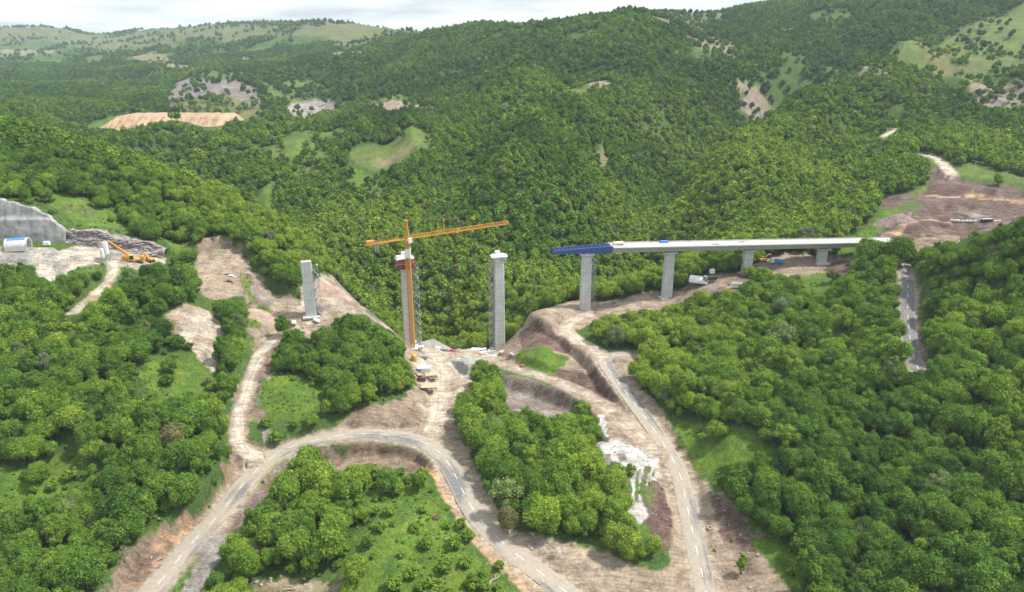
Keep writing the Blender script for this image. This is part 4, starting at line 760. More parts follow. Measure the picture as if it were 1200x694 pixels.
for k in range(3):
    cd = crown_data(700 + k, .9, -.1, 1.0 + .2 * k, 5, 110, .36, ICO1, .66); me = tri_mesh('low_growth', [(*cd, 0)]); me.materials.append(M['leaf']); TUFTS.append(me)

def project(x, y, z):
    th = R(20.5); D = y * math.cos(th) + (CAM_H - z) * math.sin(th); vd = (CAM_H - z) * math.cos(th) - y * math.sin(th)
    return 850 * x / D, 850 * vd / D, D       # offsets from the frame's middle on a 1200-wide frame
def sample(F, x, y):
    a = np.clip(np.rint(np.interp(x / y, AC, ia)).astype(int), 0, NA - 1); j = np.clip(np.rint(np.interp(y, YR, np.arange(NY))).astype(int), 0, NY - 1); return F[j, a]
def scatter(y0, y1, sp, amax):
    ny = int((y1 - y0) / (sp * .87)); xs = []; ys = []
    for r_ in range(ny):
        y = y0 + (r_ + .5) * sp * .87; n = int(2 * amax * y / sp); x = -amax * y + (np.arange(n) + .5 + .5 * (r_ % 2)) * sp
        xs.append(x + rng.uniform(-.42, .42, n) * sp); ys.append(y + rng.uniform(-.42, .42, n) * sp)
    return np.concatenate(xs), np.concatenate(ys)
# distant terrain hidden behind nearer ridges grows no trees
elev = (CAM_H - Z) / GY; HID = elev - np.minimum.accumulate(elev, axis=0)
def sees_clearing(x, y, z, c):
    """the clearing, if any, that lies behind height c of a tree in the line of sight"""
    t_ = np.ones_like(x)
    for _ in range(6): t_ = .5 * t_ + .5 * np.clip((CAM_H - gz(x * t_, y * t_)) / np.maximum(CAM_H - z - c, 5), .7, 1.6)
    return sample(TREE, x * t_, y * t_), sample(ROADD, x * t_, y * t_)
TX = []; 
for y0, y1, sp, amax in ((105, 335, 4.8, 1.15), (335, 460, 4.3, .98), (460, 1000, 5.5, .90), (1000, 2200, 7.2, .84), (2200, 4600, 17, .84)):
    x, y = scatter(y0, y1, sp, amax); z = gz(x, y)
    u = rng.random(len(x)); k = sample(TREE, x, y)
    dens = np.ones(len(x))
    dens = np.where(y > 2200, np.clip((fbm(x / 160, y / 160, 71, 4) - .05) * 9, 0.01, .9), dens)
    dens = np.where((y > 700) & (y <= 2200), np.clip((fbm(x / 90, y / 90, 72, 4) + fbm(x / 25, y / 25, 74, 3) * .5 + .24) * 5, .10, 1), dens)
    dens = np.where(y <= 700, np.clip((fbm(x / 30, y / 30, 73, 3) + .42) * 6, .35, 1), dens)
    ok = (u < k * dens) & (sample(HID, x, y) < .035)
    h = np.where(y < 460, rng.normal(.96, .26, len(x)), rng.normal(.95, .16, len(x))).clip(.5, 1.55)
    h *= np.where(y <= 335, .83, np.where(y <= 460, .72, 1)) * np.where(y > 2200, 1.35, np.where(y > 1000, .86, np.where(y > 460, .78, 1)))
    if y1 <= 1000:
        for c, lim in ((5.0, .8), (8.0, .8)):
            kc, rd = sees_clearing(x, y, z, c * h)
            ok &= ~((kc < .3) & (u > kc * .8)) & (rd > -.3)
    TX.append(np.c_[x, y, z, h][ok])
T = np.vstack(TX)
# trees that stand by themselves, placed one by one: x, y, variant, size, tint, label
SOLO = [((-109.5, 319.7, 19.9), 5, 1.12, .3, 'tall dark leafy tree standing alone beside the dirt track near the leftmost pier'),
        ((78.4, 242.6, 9.6), 0, .78, .62, 'round bright green tree standing by itself in the small right meadow'),
        ((72.5, 184.6, -2.9), 11, .85, .70, 'narrow light green tree on the bare bank right of the asphalt road'),
        ((-1.4, 197.4, 2.7), 2, .80, 1.0, 'olive brown round tree beside the bare strip right of the road loop'),
        ((-76.6, 193.1, 0.1), 1, .85, .98, 'olive brown tree inside the road loop beside the left road'),
        ((-78.8, 229.2, 2.1), 6, .95, .55, 'tall light green tree inside the loop right against the road bend'),
        ((54.7, 293.6, 9.5), 0, .66, .70, 'rounded pale green tree in front of the right road junction'),
        ((-126.0, 286.3, 20.7), 7, 1.1, .30, 'tall dark tree between the pale dirt patch and the dirt track'),
        ((-33.3, 216.6, 5.4), 3, .62, .25, 'dark rounded tree under the crest of the road bend inside the loop'),
        ((-142.3, 271.9, 23.8), 9, .70, .35, 'bushy tree standing alone in the bright meadow at left'),
        ((-131.6, 249.9, 20.0), 8, .55, .4, 'low bushy tree at the lower edge of the bright left meadow'),
        ((110.2, 187.3, 5.5), 2, .7, .95, 'grey green willow like tree low on the right slope'),
        ((193.8, 378.2, 35.6), 0, 1.45, .5, 'leafy tree in front of the right end of the bridge deck'), ((192.8, 359.0, 41.9), 8, 1.7, .42, 'broad leafy tree at the right end of the bridge deck'), ((196.4, 351.2, 44.5), 1, 1.3, .35, 'rounded tree beside the wood road head at the deck end'),
        ((52.4, 834.3, 77.1), 8, .8, .3, 'single tree in the far clearing on the middle hill')]
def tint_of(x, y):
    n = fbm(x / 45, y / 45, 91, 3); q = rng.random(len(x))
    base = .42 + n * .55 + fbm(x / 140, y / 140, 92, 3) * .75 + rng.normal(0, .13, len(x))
    base = base + np.where((y > 360) & (y < 640), .16, 0) * np.clip((700 - y) / 100, 0, 1) - .14 * np.clip((y - 700) / 500, 0, 1)  # sunlit look of spur and lower slopes put into leaf tint, hills behind darker
    base = base + np.where((x < -.28 * y) & (y < 300), .08, 0) - np.where((x > .25 * y) & (y < 260), .10, 0)  # right foreground leaves tinted darker, standing in for cloud shadow
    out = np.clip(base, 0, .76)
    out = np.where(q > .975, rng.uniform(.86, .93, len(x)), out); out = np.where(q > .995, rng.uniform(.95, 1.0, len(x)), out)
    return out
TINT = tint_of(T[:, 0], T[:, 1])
var = rng.integers(0, NEARN, len(T)); rot = rng.uniform(0, 6.283, len(T))
narrow = ((var == 11) | (var == 12)) & (rng.random(len(T)) < .6); var[narrow] = rng.integers(0, 8, narrow.sum())
px, py, pd = project(T[:, 0], T[:, 1], T[:, 2] + 5 * T[:, 3])
inframe = (abs(px) < 592) & (py < 338) & (T[:, 1] < 420)
size = np.where(inframe, T[:, 3] * np.array([k[0] * k[1] for k in KINDS])[var] ** .5 / pd, 0)
pick = np.argsort(-size)[:300 - len(SOLO)]
def zone(x, y):
    u, v, D = project(x, y, g1(x, y)); u += 600; v += 347
    if u < 290 and v > 380 and u < 330 - (v - 420) * .05: return 'left wood', 'in the left slope wood'
    if u < 560 and v > 520: return 'loop island', 'on the island inside the road loop'
    if u < 500 and v <= 520: return 'middle grove', 'in the grove left of the crane track'
    if 500 <= u < 800 and v > 425: return 'centre wood', 'in the wood beside the white spill'
    if u >= 700: return 'right wood', 'in the right slope wood'
    return 'valley wood', 'in the valley wood by the piers'
SHADE = [(.30, 'dark green'), (.55, 'mid green'), (.80, 'light green'), (.94, 'grey green'), (2, 'olive brown')]
FORM = ['rounded', 'rounded', 'rounded', 'rounded', 'rounded', 'tall', 'tall', 'tall', 'broad', 'broad', 'broad', 'narrow', 'narrow', 'straggling', 'straggling', 'straggling']
def make_tree(x, y, z, v, s, r_, tint, label, group):
    h, R0, cm, tm, jm = KINDS[v]
    t_ = thing('broadleaf_tree', label, 'tree', (x, y, z), r_, group); t_.scale = (s * (1 + .12 * math.sin(7 * x)), s * (1 + .12 * math.sin(9 * y)), s * (1 + .14 * math.sin(5 * x + y)))
    for nm, me_ in (('crown', cm), ('trunk', tm)):
        o = bpy.data.objects.new(nm, me_); C.objects.link(o); o.parent = t_
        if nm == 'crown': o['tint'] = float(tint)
for i in pick:
    x, y, z, s = T[i]; zn, where = zone(x, y); sh = next(n for q, n in SHADE if TINT[i] <= q); fm = FORM[var[i]]
    lab = f'{sh} {fm} broadleaf tree {where}'
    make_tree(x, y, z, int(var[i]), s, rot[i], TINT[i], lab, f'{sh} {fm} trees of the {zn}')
for p, v, s, tn, lab in SOLO: make_tree(p[0], p[1], g1(p[0], p[1]), v, s, 1.3 * v, tn, lab, None)

def source(me, name):
    return bpy.data.objects.new(name, me)        # not linked to the scene: only its mesh is used
def instancer(name, pos, scl, rotz, tint, sets, label):
    """one object of many plants: sets is a list of (mask, meshes)"""
    me_ = bpy.data.meshes.new(name); n = len(pos); me_.vertices.add(n); me_.vertices.foreach_set('co', np.asarray(pos, np.float32).ravel())
    def at(nm, ty, key, val): me_.attributes.new(nm, ty, 'POINT').data.foreach_set(key, val)
    at('size', 'FLOAT_VECTOR', 'vector', np.asarray(scl, np.float32).ravel())
    at('turn', 'FLOAT_VECTOR', 'vector', np.c_[np.zeros(n), np.zeros(n), rotz].astype(np.float32).ravel())
    at('tint', 'FLOAT', 'value', np.asarray(tint, np.float32))
    st = np.zeros(n, np.int32); vi = np.zeros(n, np.int32)
    for k, (mask, meshes) in enumerate(sets): st[mask] = k; vi[mask] = rng.integers(0, len(meshes), mask.sum())
    at('set', 'INT', 'value', st); at('kind', 'INT', 'value', vi)
    o = bpy.data.objects.new(name, me_); C.objects.link(o)
    g = bpy.data.node_groups.new(name, 'GeometryNodeTree')
    g.interface.new_socket('Geometry', in_out='INPUT', socket_type='NodeSocketGeometry'); g.interface.new_socket('Geometry', in_out='OUTPUT', socket_type='NodeSocketGeometry')
    gi = g.nodes.new('NodeGroupInput'); go = g.nodes.new('NodeGroupOutput'); N = g.nodes.new; Lk = g.links.new
    def attr(nm, ty):
        a = N('GeometryNodeInputNamedAttribute'); a.data_type = ty; a.inputs['Name'].default_value = nm; return a.outputs['Attribute']
    def eq(nm, val):
        c = N('FunctionNodeCompare'); c.data_type = 'INT'; c.operation = 'EQUAL'; Lk(attr(nm, 'INT'), c.inputs[2]); c.inputs[3].default_value = val; return c.outputs[0]
    join = N('GeometryNodeJoinGeometry')
    for k, (mask, meshes) in enumerate(sets):
        jn = N('GeometryNodeJoinGeometry')
        for q in meshes:
            oi = N('GeometryNodeObjectInfo'); oi.inputs['Object'].default_value = source(q, q.name); oi.inputs['As Instance'].default_value = False
            ti = N('GeometryNodeGeometryToInstance'); Lk(oi.outputs['Geometry'], ti.inputs[0]); Lk(ti.outputs[0], jn.inputs[0])
        ip = N('GeometryNodeInstanceOnPoints'); Lk(gi.outputs[0], ip.inputs['Points']); Lk(eq('set', k), ip.inputs['Selection']); Lk(jn.outputs[0], ip.inputs['Instance'])
        ip.inputs['Pick Instance'].default_value = True; Lk(attr('kind', 'INT'), ip.inputs['Instance Index'])
        Lk(attr('turn', 'FLOAT_VECTOR'), ip.inputs['Rotation']); Lk(attr('size', 'FLOAT_VECTOR'), ip.inputs['Scale'])
        Lk(ip.outputs[0], join.inputs[0])
    Lk(join.outputs[0], go.inputs[0])
    md = o.modifiers.new('plants', 'NODES'); md.node_group = g
    return tag(o, label, kind='stuff')
rest = np.ones(len(T), bool); rest[pick] = False
Tr = T[rest]; near = Tr[:, 1] < 430
sv = Tr[:, 3:4] * np.c_[rng.uniform(.9, 1.12, len(Tr)), rng.uniform(.9, 1.12, len(Tr)), rng.uniform(.85, 1.12, len(Tr))]
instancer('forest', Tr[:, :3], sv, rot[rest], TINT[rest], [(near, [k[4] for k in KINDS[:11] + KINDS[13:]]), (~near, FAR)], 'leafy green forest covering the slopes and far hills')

# shrubs: near ones one by one
x, y = scatter(118, 420, 4.6, .9); z = gz(x, y); u = rng.random(len(x)); k = sample(TREE, x, y); rd = sample(ROADD, x, y); so_ = sample(SOIL, x, y)
uu, vv, dd = project(x, y, z); uu += 600; vv += 347
edge = fbm(x / 18, y / 18, 55, 3)
isl = (uu > 270) & (uu < 600) & (vv > 545); lft = (uu < 300) & (vv > 400)
p_ = np.where(so_ > .5, .03, np.where(isl, .42, np.where(lft, .30, .12))) * np.clip(.6 + edge * 3, .1, 1.3)
s_ = rng.uniform(.45, 1.35, len(x)); kc, rdc = sees_clearing(x, y, z, 1.6 * s_)
ok = (u < p_) & (rd > 1.2) & (rdc > .2) & (sample(SOIL, x, y) < .75)
X = np.c_[x, y, z, s_][ok]
EX = np.array([(-46.0, 203.3, 5.7), (-35.0, 185.7, 2.8), (-27.4, 189.6, 2.9), (-30.9, 178.5, 1.2), (-21.2, 181.4, 1.2), (-14.7, 183.0, 1.2), (-45.9, 189.7, 3.5), (-53.4, 199.9, 4.8), (-44.7, 216.1, 5.4), (-18.7, 190.1, 2.5), (-27.9, 174.4, 0.3), (-12.4, 175.5, 0.0), (-35.6, 174.5, 0.3), (-23.7, 174.5, 0.3), (-46.9, 182.7, 1.4), (-53.4, 188.1, 2.2), (-43.0, 195.3, 5.0), (-32.0, 196.2, 4.3), (-9.0, 179.4, 0.4), (-53.6, 209.4, 5.3), (-33.0, 224.5, 5.3), (-37.5, 221.3, 5.3), (-50.0, 225.6, 4.6), (-54.9, 183.3, 0.6), (-17.0, 198.7, 3.7), (-98.3, 253.5, 9.5), (-93.6, 248.3, 6.7), (-87.5, 254.9, 8.6), (-76.5, 267.0, 10.4), (-139.4, 250.0, 22.9), (-139.9, 262.9, 22.9), (-150.6, 253.8, 26.5), (-167.3, 211.8, 14.1), (-153.3, 214.4, 12.3), (-152.4, 204.4, 9.0)])
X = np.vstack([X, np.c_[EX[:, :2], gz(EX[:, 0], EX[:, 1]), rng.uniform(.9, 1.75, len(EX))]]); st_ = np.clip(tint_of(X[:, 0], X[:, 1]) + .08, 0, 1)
px, py, pd = project(X[:, 0], X[:, 1], X[:, 2] + 1)
show = np.where((abs(px) < 590) & (py < 338) & (sample(TREE, X[:, 0], X[:, 1]) < .5), X[:, 3] / pd, 0); order = np.argsort(-show); nshow = int(min(260, (show > 0).sum()))
chosen = order[:nshow]
for i in chosen:
    o = bpy.data.objects.new('shrub', SHRUBS[i % 4]); C.objects.link(o); o.location = X[i, :3]; s = X[i, 3]; o.scale = (s, s * .95, s); o.rotation_euler = (0, 0, i * 1.7); o['tint'] = float(st_[i])
    sh = next(n for q, n in SHADE if st_[i] <= q); zn, where = zone(X[i, 0], X[i, 1])
    tag(o, f'{sh} leafy shrub on open ground ' + where.replace('in the', 'beside the'), 'shrub', f'{sh} shrubs of the {zn}')
restm = np.ones(len(X), bool); restm[chosen] = False
# low growth: meadow tussocks, brambles, the forest's ragged hem
x2, y2 = scatter(118, 430, 1.9, .9); z2 = gz(x2, y2); so2 = sample(SOIL, x2, y2); tr2 = sample(TREE, x2, y2); e2 = fbm(x2 / 6, y2 / 6, 57, 3) + fbm(x2 / 25, y2 / 25, 58, 2)
pr = np.where(so2 > .6, .008, np.where(tr2 < .5, np.clip(.14 + e2 * 1.2, .01, .7), .22)); ok = (rng.random(len(x2)) < pr) & (sample(ROADD, x2, y2) > 1.5)
G = np.c_[x2, y2, z2][ok]; gs = rng.uniform(.25, 1.0, len(G)) * np.where(tr2[ok] < .5, .8, 1.0)
pos = np.vstack([X[restm, :3], G]); scl = np.r_[X[restm, 3], gs]; scl = np.c_[scl, scl, scl]; big = np.arange(len(pos)) < restm.sum()
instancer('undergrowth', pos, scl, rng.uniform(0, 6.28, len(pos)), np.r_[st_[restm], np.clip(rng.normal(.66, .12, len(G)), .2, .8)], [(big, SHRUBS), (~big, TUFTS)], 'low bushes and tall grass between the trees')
# loose stones on the bare earth
def stone(seed):
    v, f = ICO1; d = 1 + (fbm(v[:, 0] * 2 + seed, v[:, 1] * 2 + v[:, 2], seed, 2)) * .9; me = np_mesh('stone', v * d[:, None] * np.array([1, .8, .6]), f, M['boulder']); return me
xr, yr = scatter(118, 420, 1.5, .8); sr = sample(SOIL, xr, yr); er = fbm(xr / 5, yr / 5, 63, 3); ok = (sr > .75) & (sample(ROADD, xr, yr) > .4) & (rng.random(len(xr)) < np.clip(.16 + er * 1.4, .01, .7)); SR = np.c_[xr, yr, gz(xr, yr) + .03][ok]; ss = rng.uniform(.10, .36, len(SR)) * np.where(rng.random(len(SR)) > .95, 1.8, 1)
instancer('rubble', SR, np.c_[ss, ss, ss], rng.uniform(0, 6.28, len(SR)), np.zeros(len(SR)), [(np.ones(len(SR), bool), [stone(k) for k in range(3)])], 'loose stones strewn over the bare building earth')
print('TREES', len(T), 'shrubs', len(X), 'low', len(G))

# ------------------------------------------------------------------ viaduct: a line of piers 47.7 m apart
BANG = math.atan2(11.0, 46.39)
def bridge_xy(k, off=0.0):
    return -99.6 + 46.39 * k - math.sin(BANG) * off, 334.0 + 11.0 * k + math.cos(BANG) * off
def cap_z(k): return 53.1 - 2.05 * k - .28 * max(0, k - 3.28)
def chamfer(w_, d_, c=.35):
    a, b_ = w_ / 2, d_ / 2
    return [(-a + c, -b_), (a - c, -b_), (a, -b_ + c), (a, b_ - c), (a - c, b_), (-a + c, b_), (-a, b_ - c), (-a, -b_ + c)]
def loft(mb, rings):
    vs = []; fs = []; n = len(rings[0][0])
    for prof, z in rings: vs += [(x, y, z) for x, y in prof]
    for i in range(len(rings) - 1):
        for k in range(n): fs.append((i * n + k, i * n + (k + 1) % n, (i + 1) * n + (k + 1) % n, (i + 1) * n + k))
    fs.append(tuple(range(n - 1, -1, -1))); fs.append(tuple((len(rings) - 1) * n + k for k in range(n)))
    return mb.add(vs, fs)
def lattice_tower(parent, x, y, z0, z1, a, step, mat, stair=True, chord=.10):
    """square scaffold tower with cross braces and zigzag stair flights"""
    f = MB(); h = a / 2; cor = [(x - h, y - h), (x + h, y - h), (x + h, y + h), (x - h, y + h)]
    for cx, cy in cor: f.bar((cx, cy, z0), (cx, cy, z1), chord)
    n = max(1, int((z1 - z0) / step)); dz = (z1 - z0) / n
    for i in range(n):
        za, zb = z0 + i * dz, z0 + (i + 1) * dz
        for k in range(4):
            p, q = cor[k], cor[(k + 1) % 4]
            f.bar((*p, zb), (*q, zb), chord * .7); f.bar((*p, za), (*q, zb), chord * .6)
            if k % 2 == i % 2: f.bar((*q, za), (*p, zb), chord * .6)
    f.build('frame', mat, parent)
    if stair:
        s = MB()
        for i in range(n):
            za, zb = z0 + i * dz, z0 + (i + 1) * dz; sg = 1 if i % 2 else -1
            s.add([(x - h * .8 * sg, y - h * .5, za), (x + h * .8 * sg, y - h * .5, zb), (x + h * .8 * sg, y + h * .5, zb), (x - h * .8 * sg, y + h * .5, za), (x - h * .8 * sg, y - h * .5, za + .12), (x + h * .8 * sg, y - h * .5, zb + .12), (x + h * .8 * sg, y + h * .5, zb + .12), (x - h * .8 * sg, y + h * .5, za + .12)], [(0, 1, 2, 3), (7, 6, 5, 4), (0, 4, 5, 1), (2, 6, 7, 3)])
            s.box((x + h * .75 * sg, y, zb), (a * .35, a, .1))
        s.build('stair', M['galv'], parent)
PIER_LABEL = ['short free-standing grey concrete pier furthest left, scaffold stair at its side', 'tall grey concrete pier behind the orange tower crane mast, red formwork at its top',
  'tall free-standing grey concrete pier right of the tower crane with white capped top', 'grey concrete pier carrying the blue launching nose of the bridge deck',
  'grey concrete pier under the pale deck, second from the blue nose', 'stout grey concrete pier rising from trees, third from the blue nose', 'low grey concrete pier half hidden by trees near the right end of the deck', 'lowest grey concrete pier, screened by trees at the right end of the deck']
PZ = []
for k in range(7):
    x, y = bridge_xy(k); zt = cap_z(k); zb = g1(x, y) - .3; PZ.append(zb)
    t_ = thing('bridge_pier', PIER_LABEL[k], 'pier', (x, y, zb), BANG, 'concrete piers of the viaduct'); h = zt - zb
    s = MB(); top = 1.9 if k != 1 else 4.5
    sh_h = h - top if k not in (0,) else h
    loft(s, [(chamfer(5.0 + .012 * sh_h, 3.8 + .014 * sh_h), 0), (chamfer(4.9, 3.6), sh_h)])
    s.build('shaft', M['conc'], t_)
    f = MB(); f.box((0, 0, -.05), (8.0, 6.6, .9)); f.build('footing', M['fresh'], t_)
    if k >= 2:
        c_ = MB(); loft(c_, [(chamfer(4.9, 3.6), sh_h), (chamfer(7.6, 5.0), sh_h + 1.15), (chamfer(7.6, 5.0), h)]); c_.build('pier_cap', M['fresh' if k == 2 else 'conc'], t_)
    if k >= 3:
        b_ = MB(); b_.box((-2.2, 0, h + .3), (1.5, 3.4, .6)); b_.box((2.2, 0, h + .3), (1.5, 3.4, .6)); b_.build('bearing', M['steel'], t_)
    if k == 0:
        r_ = MB()
        for i in range(15):
            for q in (-1.6, 1.6): r_.bar((-2.6 + i * .37, q, h - .1), (-2.6 + i * .37, q, h + 1.1 + .3 * (i % 3)), .1, 3)
        r_.build('starter_bars', M['rust'], t_)
    if k == 2:
        w_ = MB(); loft(w_, [(chamfer(8.8, 5.6, 1.0), h - .1), (chamfer(8.2, 5.2, 1.6), h + .5), (chamfer(4.4, 3.6, 1.2), h + .9)]); w_.box((-.7, 0, h + 1.6), (2.3, 2.2, 1.8), .1)
        w_.build('white_cover', M['tarp'], t_)
        w_ = MB(); w_.box((2.2, -3.3, h - .9), (2.4, .9, 2.0)); w_.build('hatch_box', M['galv'], t_)
for k, sx, z_off, lab in ((0, 4.2, 2.0, 'grey scaffold stair tower right of the short leftmost pier'), (1, 4.9, 3.0, 'grey scaffold stair tower right of the pier by the crane'), (2, -4.0, 2.2, 'grey scaffold stair tower left of the white capped pier'), (3, 4.2, 3.5, 'dark netted scaffold stair tower right of the pier under the blue nose')):
    x, y = bridge_xy(k); x += sx * math.cos(BANG); y += sx * math.sin(BANG) - .6
    zb = g1(x, y) - .3; t_ = thing('scaffold_tower', lab, 'stair tower', (x, y, zb), BANG, 'scaffold stair towers at the piers')
    lattice_tower(t_, 0, 0, 0, cap_z(k) - z_off - zb, 2.5 if k != 3 else 2.2, 2.4, M['galv'] if k != 3 else M['steel'])

# deck and its blue launching nose
DK0, DK1 = 3.28, 7.0
x, y = bridge_xy(DK0); SL = -2.33 / 47.7; LEN = (DK1 - DK0) * 47.7; zd = cap_z(DK0) + .6
deck = thing('bridge_deck', 'long pale concrete viaduct deck on piers with a blue steel nose', 'bridge deck', (x, y, zd), BANG)
deck.rotation_euler = (0, math.atan(-SL), BANG)
def extr(sec, x0, x1): return MB().prism(sec, x0, x1, 'x')
extr([(-2.6, 0), (2.6, 0), (3.1, 2.7), (-3.1, 2.7)], 0, LEN).build('box_girder', M['deck'], deck)
extr([(-5.6, 2.98), (-3.12, 2.702), (3.12, 2.702), (5.6, 2.98), (5.6, 3.24), (-5.6, 3.24)], -.01, LEN).build('deck_slab', M['slab'], deck)
for sy in (-1, 1):
    MB().box((LEN / 2, sy * 5.35, 3.42), (LEN, .5, .36)).build('edge_kerb', M['slab'], deck)
    b_ = MB()
    for i in range(int(LEN / 1.6)): b_.bar((.8 + i * 1.6, sy * 5.3, 3.58), (.8 + i * 1.6, sy * 5.3, 4.35 + .12 * (i % 2)), .07, 3)
    b_.build('kerb_bars', M['steel'], deck)
j = MB()
for i in range(1, int(LEN / 23.8)): j.box((i * 23.85, 0, 3.246), (.28, 10.6, .01))
j.build('joint_strip', M['steel'], deck)
NL = 33.0
for sy in (-1, 1):
    g_ = MB(); g_.prism([(-NL, .75), (-NL + 1.5, .0), (0, 0), (0, 3.2), (-8, 3.0), (-NL + 1, 1.35)], sy * 2.4 - .12, sy * 2.4 + .12)
    g_.box((-NL / 2, sy * 2.4, -.002), (NL - 2, .8, .14))
    for i in range(22):
        q = -NL + 1.5 + i * 1.45; hh = 1.3 + 1.75 * (q + NL) / NL
        g_.box((q, sy * 2.4, hh * .5 + .05), (.14, .9, hh))
    a = Vector((-NL + .8, sy * 2.4, 1.5)); b2 = Vector((-7, sy * 2.4, 3.15)); g_.bar(a, b2, .5); g_.bar(b2, (0, sy * 2.4, 3.3), .5)
    g_.build('nose_girder', M['blue'], deck)
tr = MB()
for i in range(14):
    q = -NL + 2 + i * 2.3; hh = 1.25 + 1.85 * (q + NL) / NL; q2 = q + 2.3; h2 = 1.25 + 1.85 * (q2 + NL) / NL
    for zz, z2 in ((hh, h2), (.3, .3)):
        tr.bar((q, -2.3, zz), (q, 2.3, zz), .22)
        if i < 13: tr.bar((q, -2.3, zz), (q2, 2.3, z2), .16); tr.bar((q, 2.3, zz), (q2, -2.3, z2), .16)
    tr.bar((q, -2.3, .3), (q, 2.3, hh), .16)
tr.build('nose_bracing', M['blue'], deck)
rl = MB()
for sy in (-1, 1):
    pr = None
    for i in range(12):
        q = -NL + 2 + i * 2.8; hh = 1.3 + 1.8 * (q + NL) / NL; rl.bar((q, sy * 2.9, hh), (q, sy * 2.9, hh + 1.1), .08)
        if pr: rl.bar(pr, (q, sy * 2.9, hh + 1.1), .07)
        pr = (q, sy * 2.9, hh + 1.1)
rl.build('nose_railing', M['rust'], deck)
MB().box((-.25, 0, 1.35), (.45, 6.4, 2.7)).build('end_frame', M['steel'], deck)
ax_, ay_ = bridge_xy(7.0); za_ = g1(ax_, ay_); ab_ = thing('bridge_abutment', 'pale concrete abutment block under the right end of the deck', 'abutment', (ax_, ay_, za_ - 1.5), BANG)
ht_ = zd + SL * LEN - za_ + 1.5; MB().box((.8, 0, ht_ / 2 - .02), (2.4, 9.6, ht_ - .04)).build('breast_wall', M['conc'], ab_)
for sy in (-1, 1): MB().box((3.6, sy * 5.3, ht_ / 2 + 1.2), (6.0, .7, ht_ + 2.4)).build('wing_wall', M['conc'], ab_)
def deck_pt(d, off, up=3.245):
    k = DK0 + d / 47.7; x, y = bridge_xy(k, off); return x, y, zd + SL * d + up
p = deck_pt(32, 3.6); t_ = thing('material_stack', 'small stack under bright blue sheeting on the bridge deck', 'stack', p, BANG)
MB().box((0, 0, .55), (4.6, 1.8, 1.1), 0, .95).build('blue_cover', M['blue2'], t_); MB().box((0, 0, .08), (4.8, 2.0, .15)).build('pallet', M['timber'], t_)
p = deck_pt(4.5, 1.0); t_ = thing('site_container', 'white box with a red stripe on the deck beside the blue nose', 'container', p, BANG)
MB().box((0, 0, .9), (5.2, 2.2, 1.4)).build('box_body', M['white'], t_); MB().box((0, -1.12, .45), (4.6, .03, .35)).build('red_stripe', M['brick'], t_); MB().box((0, 0, .1), (5.0, 2.0, .2)).build('skid', M['steel'], t_)
for d, off in ((60, -1.5), (78, 2.0)):
    p = deck_pt(d, off); t_ = thing('formwork_bundle', ('dark bundle of bars on the deck left of the middle pier' if d == 60 else 'dark bundle of bars on the deck near the middle pier'), 'bundle', p, BANG)
    b_ = MB()
    for i in range(6): b_.bar((-2, -.5 + .2 * i, .12), (2, -.5 + .2 * i, .12), .14)
    b_.build('bars', M['steel'], t_); MB().box((0, 0, .03), (.2, 1.4, .06)).build('bearer', M['timber'], t_)

# ------------------------------------------------------------------ tower crane
cx, cy = -50.4, 336.2; cz = g1(cx, cy) - .2
crane = thing('tower_crane', 'orange lattice tower crane with long jib standing against a tall pier', 'tower crane', (cx, cy, cz))
def truss(mb, a, b_, w_, h_, step, chord=.2, tri=True):
    """triangular boom from a to b: two lower chords, one upper chord"""
    a = Vector(a); b_ = Vector(b_); d = (b_ - a); L_ = d.length; d.normalize(); s = Vector((-d.y, d.x, 0)).normalized(); up = s.cross(d) * -1
    if up.z < 0: up = -up
    n = int(L_ / step)
    def P(t, q): 
        base = a + d * t
        return base + s * (w_ / 2) if q == 0 else base - s * (w_ / 2) if q == 1 else base + up * h_
    for q in range(3): mb.bar(P(0, q), P(L_, q), chord)
    for i in range(n):
        t0, t1 = i * L_ / n, (i + 1) * L_ / n; tm_ = (t0 + t1) / 2
        for q in (0, 1): mb.bar(P(t0, q), P(tm_, 2), chord * .62); mb.bar(P(tm_, 2), P(t1, q), chord * .62)
        mb.bar(P(t0, 0), P(t0, 1), chord * .6); mb.bar(P(t0, 0), P(t1, 1), chord * .6)
ZS = 63.0 - cz                                    # slewing ring
m_ = MB(); h = 1.05; cor = [(-h, -h), (h, -h), (h, h), (-h, h)]
for q in cor: m_.bar((*q, 0), (*q, ZS - 1.6), .34)
n = int((ZS - 1.6) / 2.1); dz = (ZS - 1.6) / n
for i in range(n):
    for k in range(4):
        a, b2 = cor[k], cor[(k + 1) % 4]
        m_.bar((*a, (i + 1) * dz), (*b2, (i + 1) * dz), .2); m_.bar((*(a if i % 2 else b2), i * dz), (*(b2 if i % 2 else a), (i + 1) * dz), .2)
        m_.bar((*(b2 if i % 2 else a), i * dz), (*(a if i % 2 else b2), (i + 1) * dz), .14)
m_.build('mast', M['crane'], crane)
l_ = MB()
l_.bar((-.3, .4, 0), (-.3, .4, ZS - 2), .09); l_.bar((.3, .4, 0), (.3, .4, ZS - 2), .09)
for i in range(int(ZS / .8) - 3): l_.bar((-.3, .4, i * .8), (.3, .4, i * .8), .07)
l_.build('ladder', M['galv'], crane)
MB().box((0, 0, .5), (5.2, 5.2, 1.0)).build('base_block', M['fresh'], crane)
c_ = MB()
for zz in (54.6 - cz,):
    for sx, sy in ((0, -1), (0, 1), (-1, 0), (1, 0)): c_.box((sx * 1.3, sy * 1.3, zz + 2.0), (2.4 if sx == 0 else .12, 2.4 if sy == 0 else .12, 4.6))
c_.build('climbing_cage', M['white'], crane)
sl = MB(); sl.lathe((0, 0, ZS - 1.6), [(1.5, 0), (1.5, .5), (1.15, .55), (1.15, 1.1), (1.6, 1.15), (1.6, 1.7)], 14); sl.build('slewing_ring', M['crane'], crane)
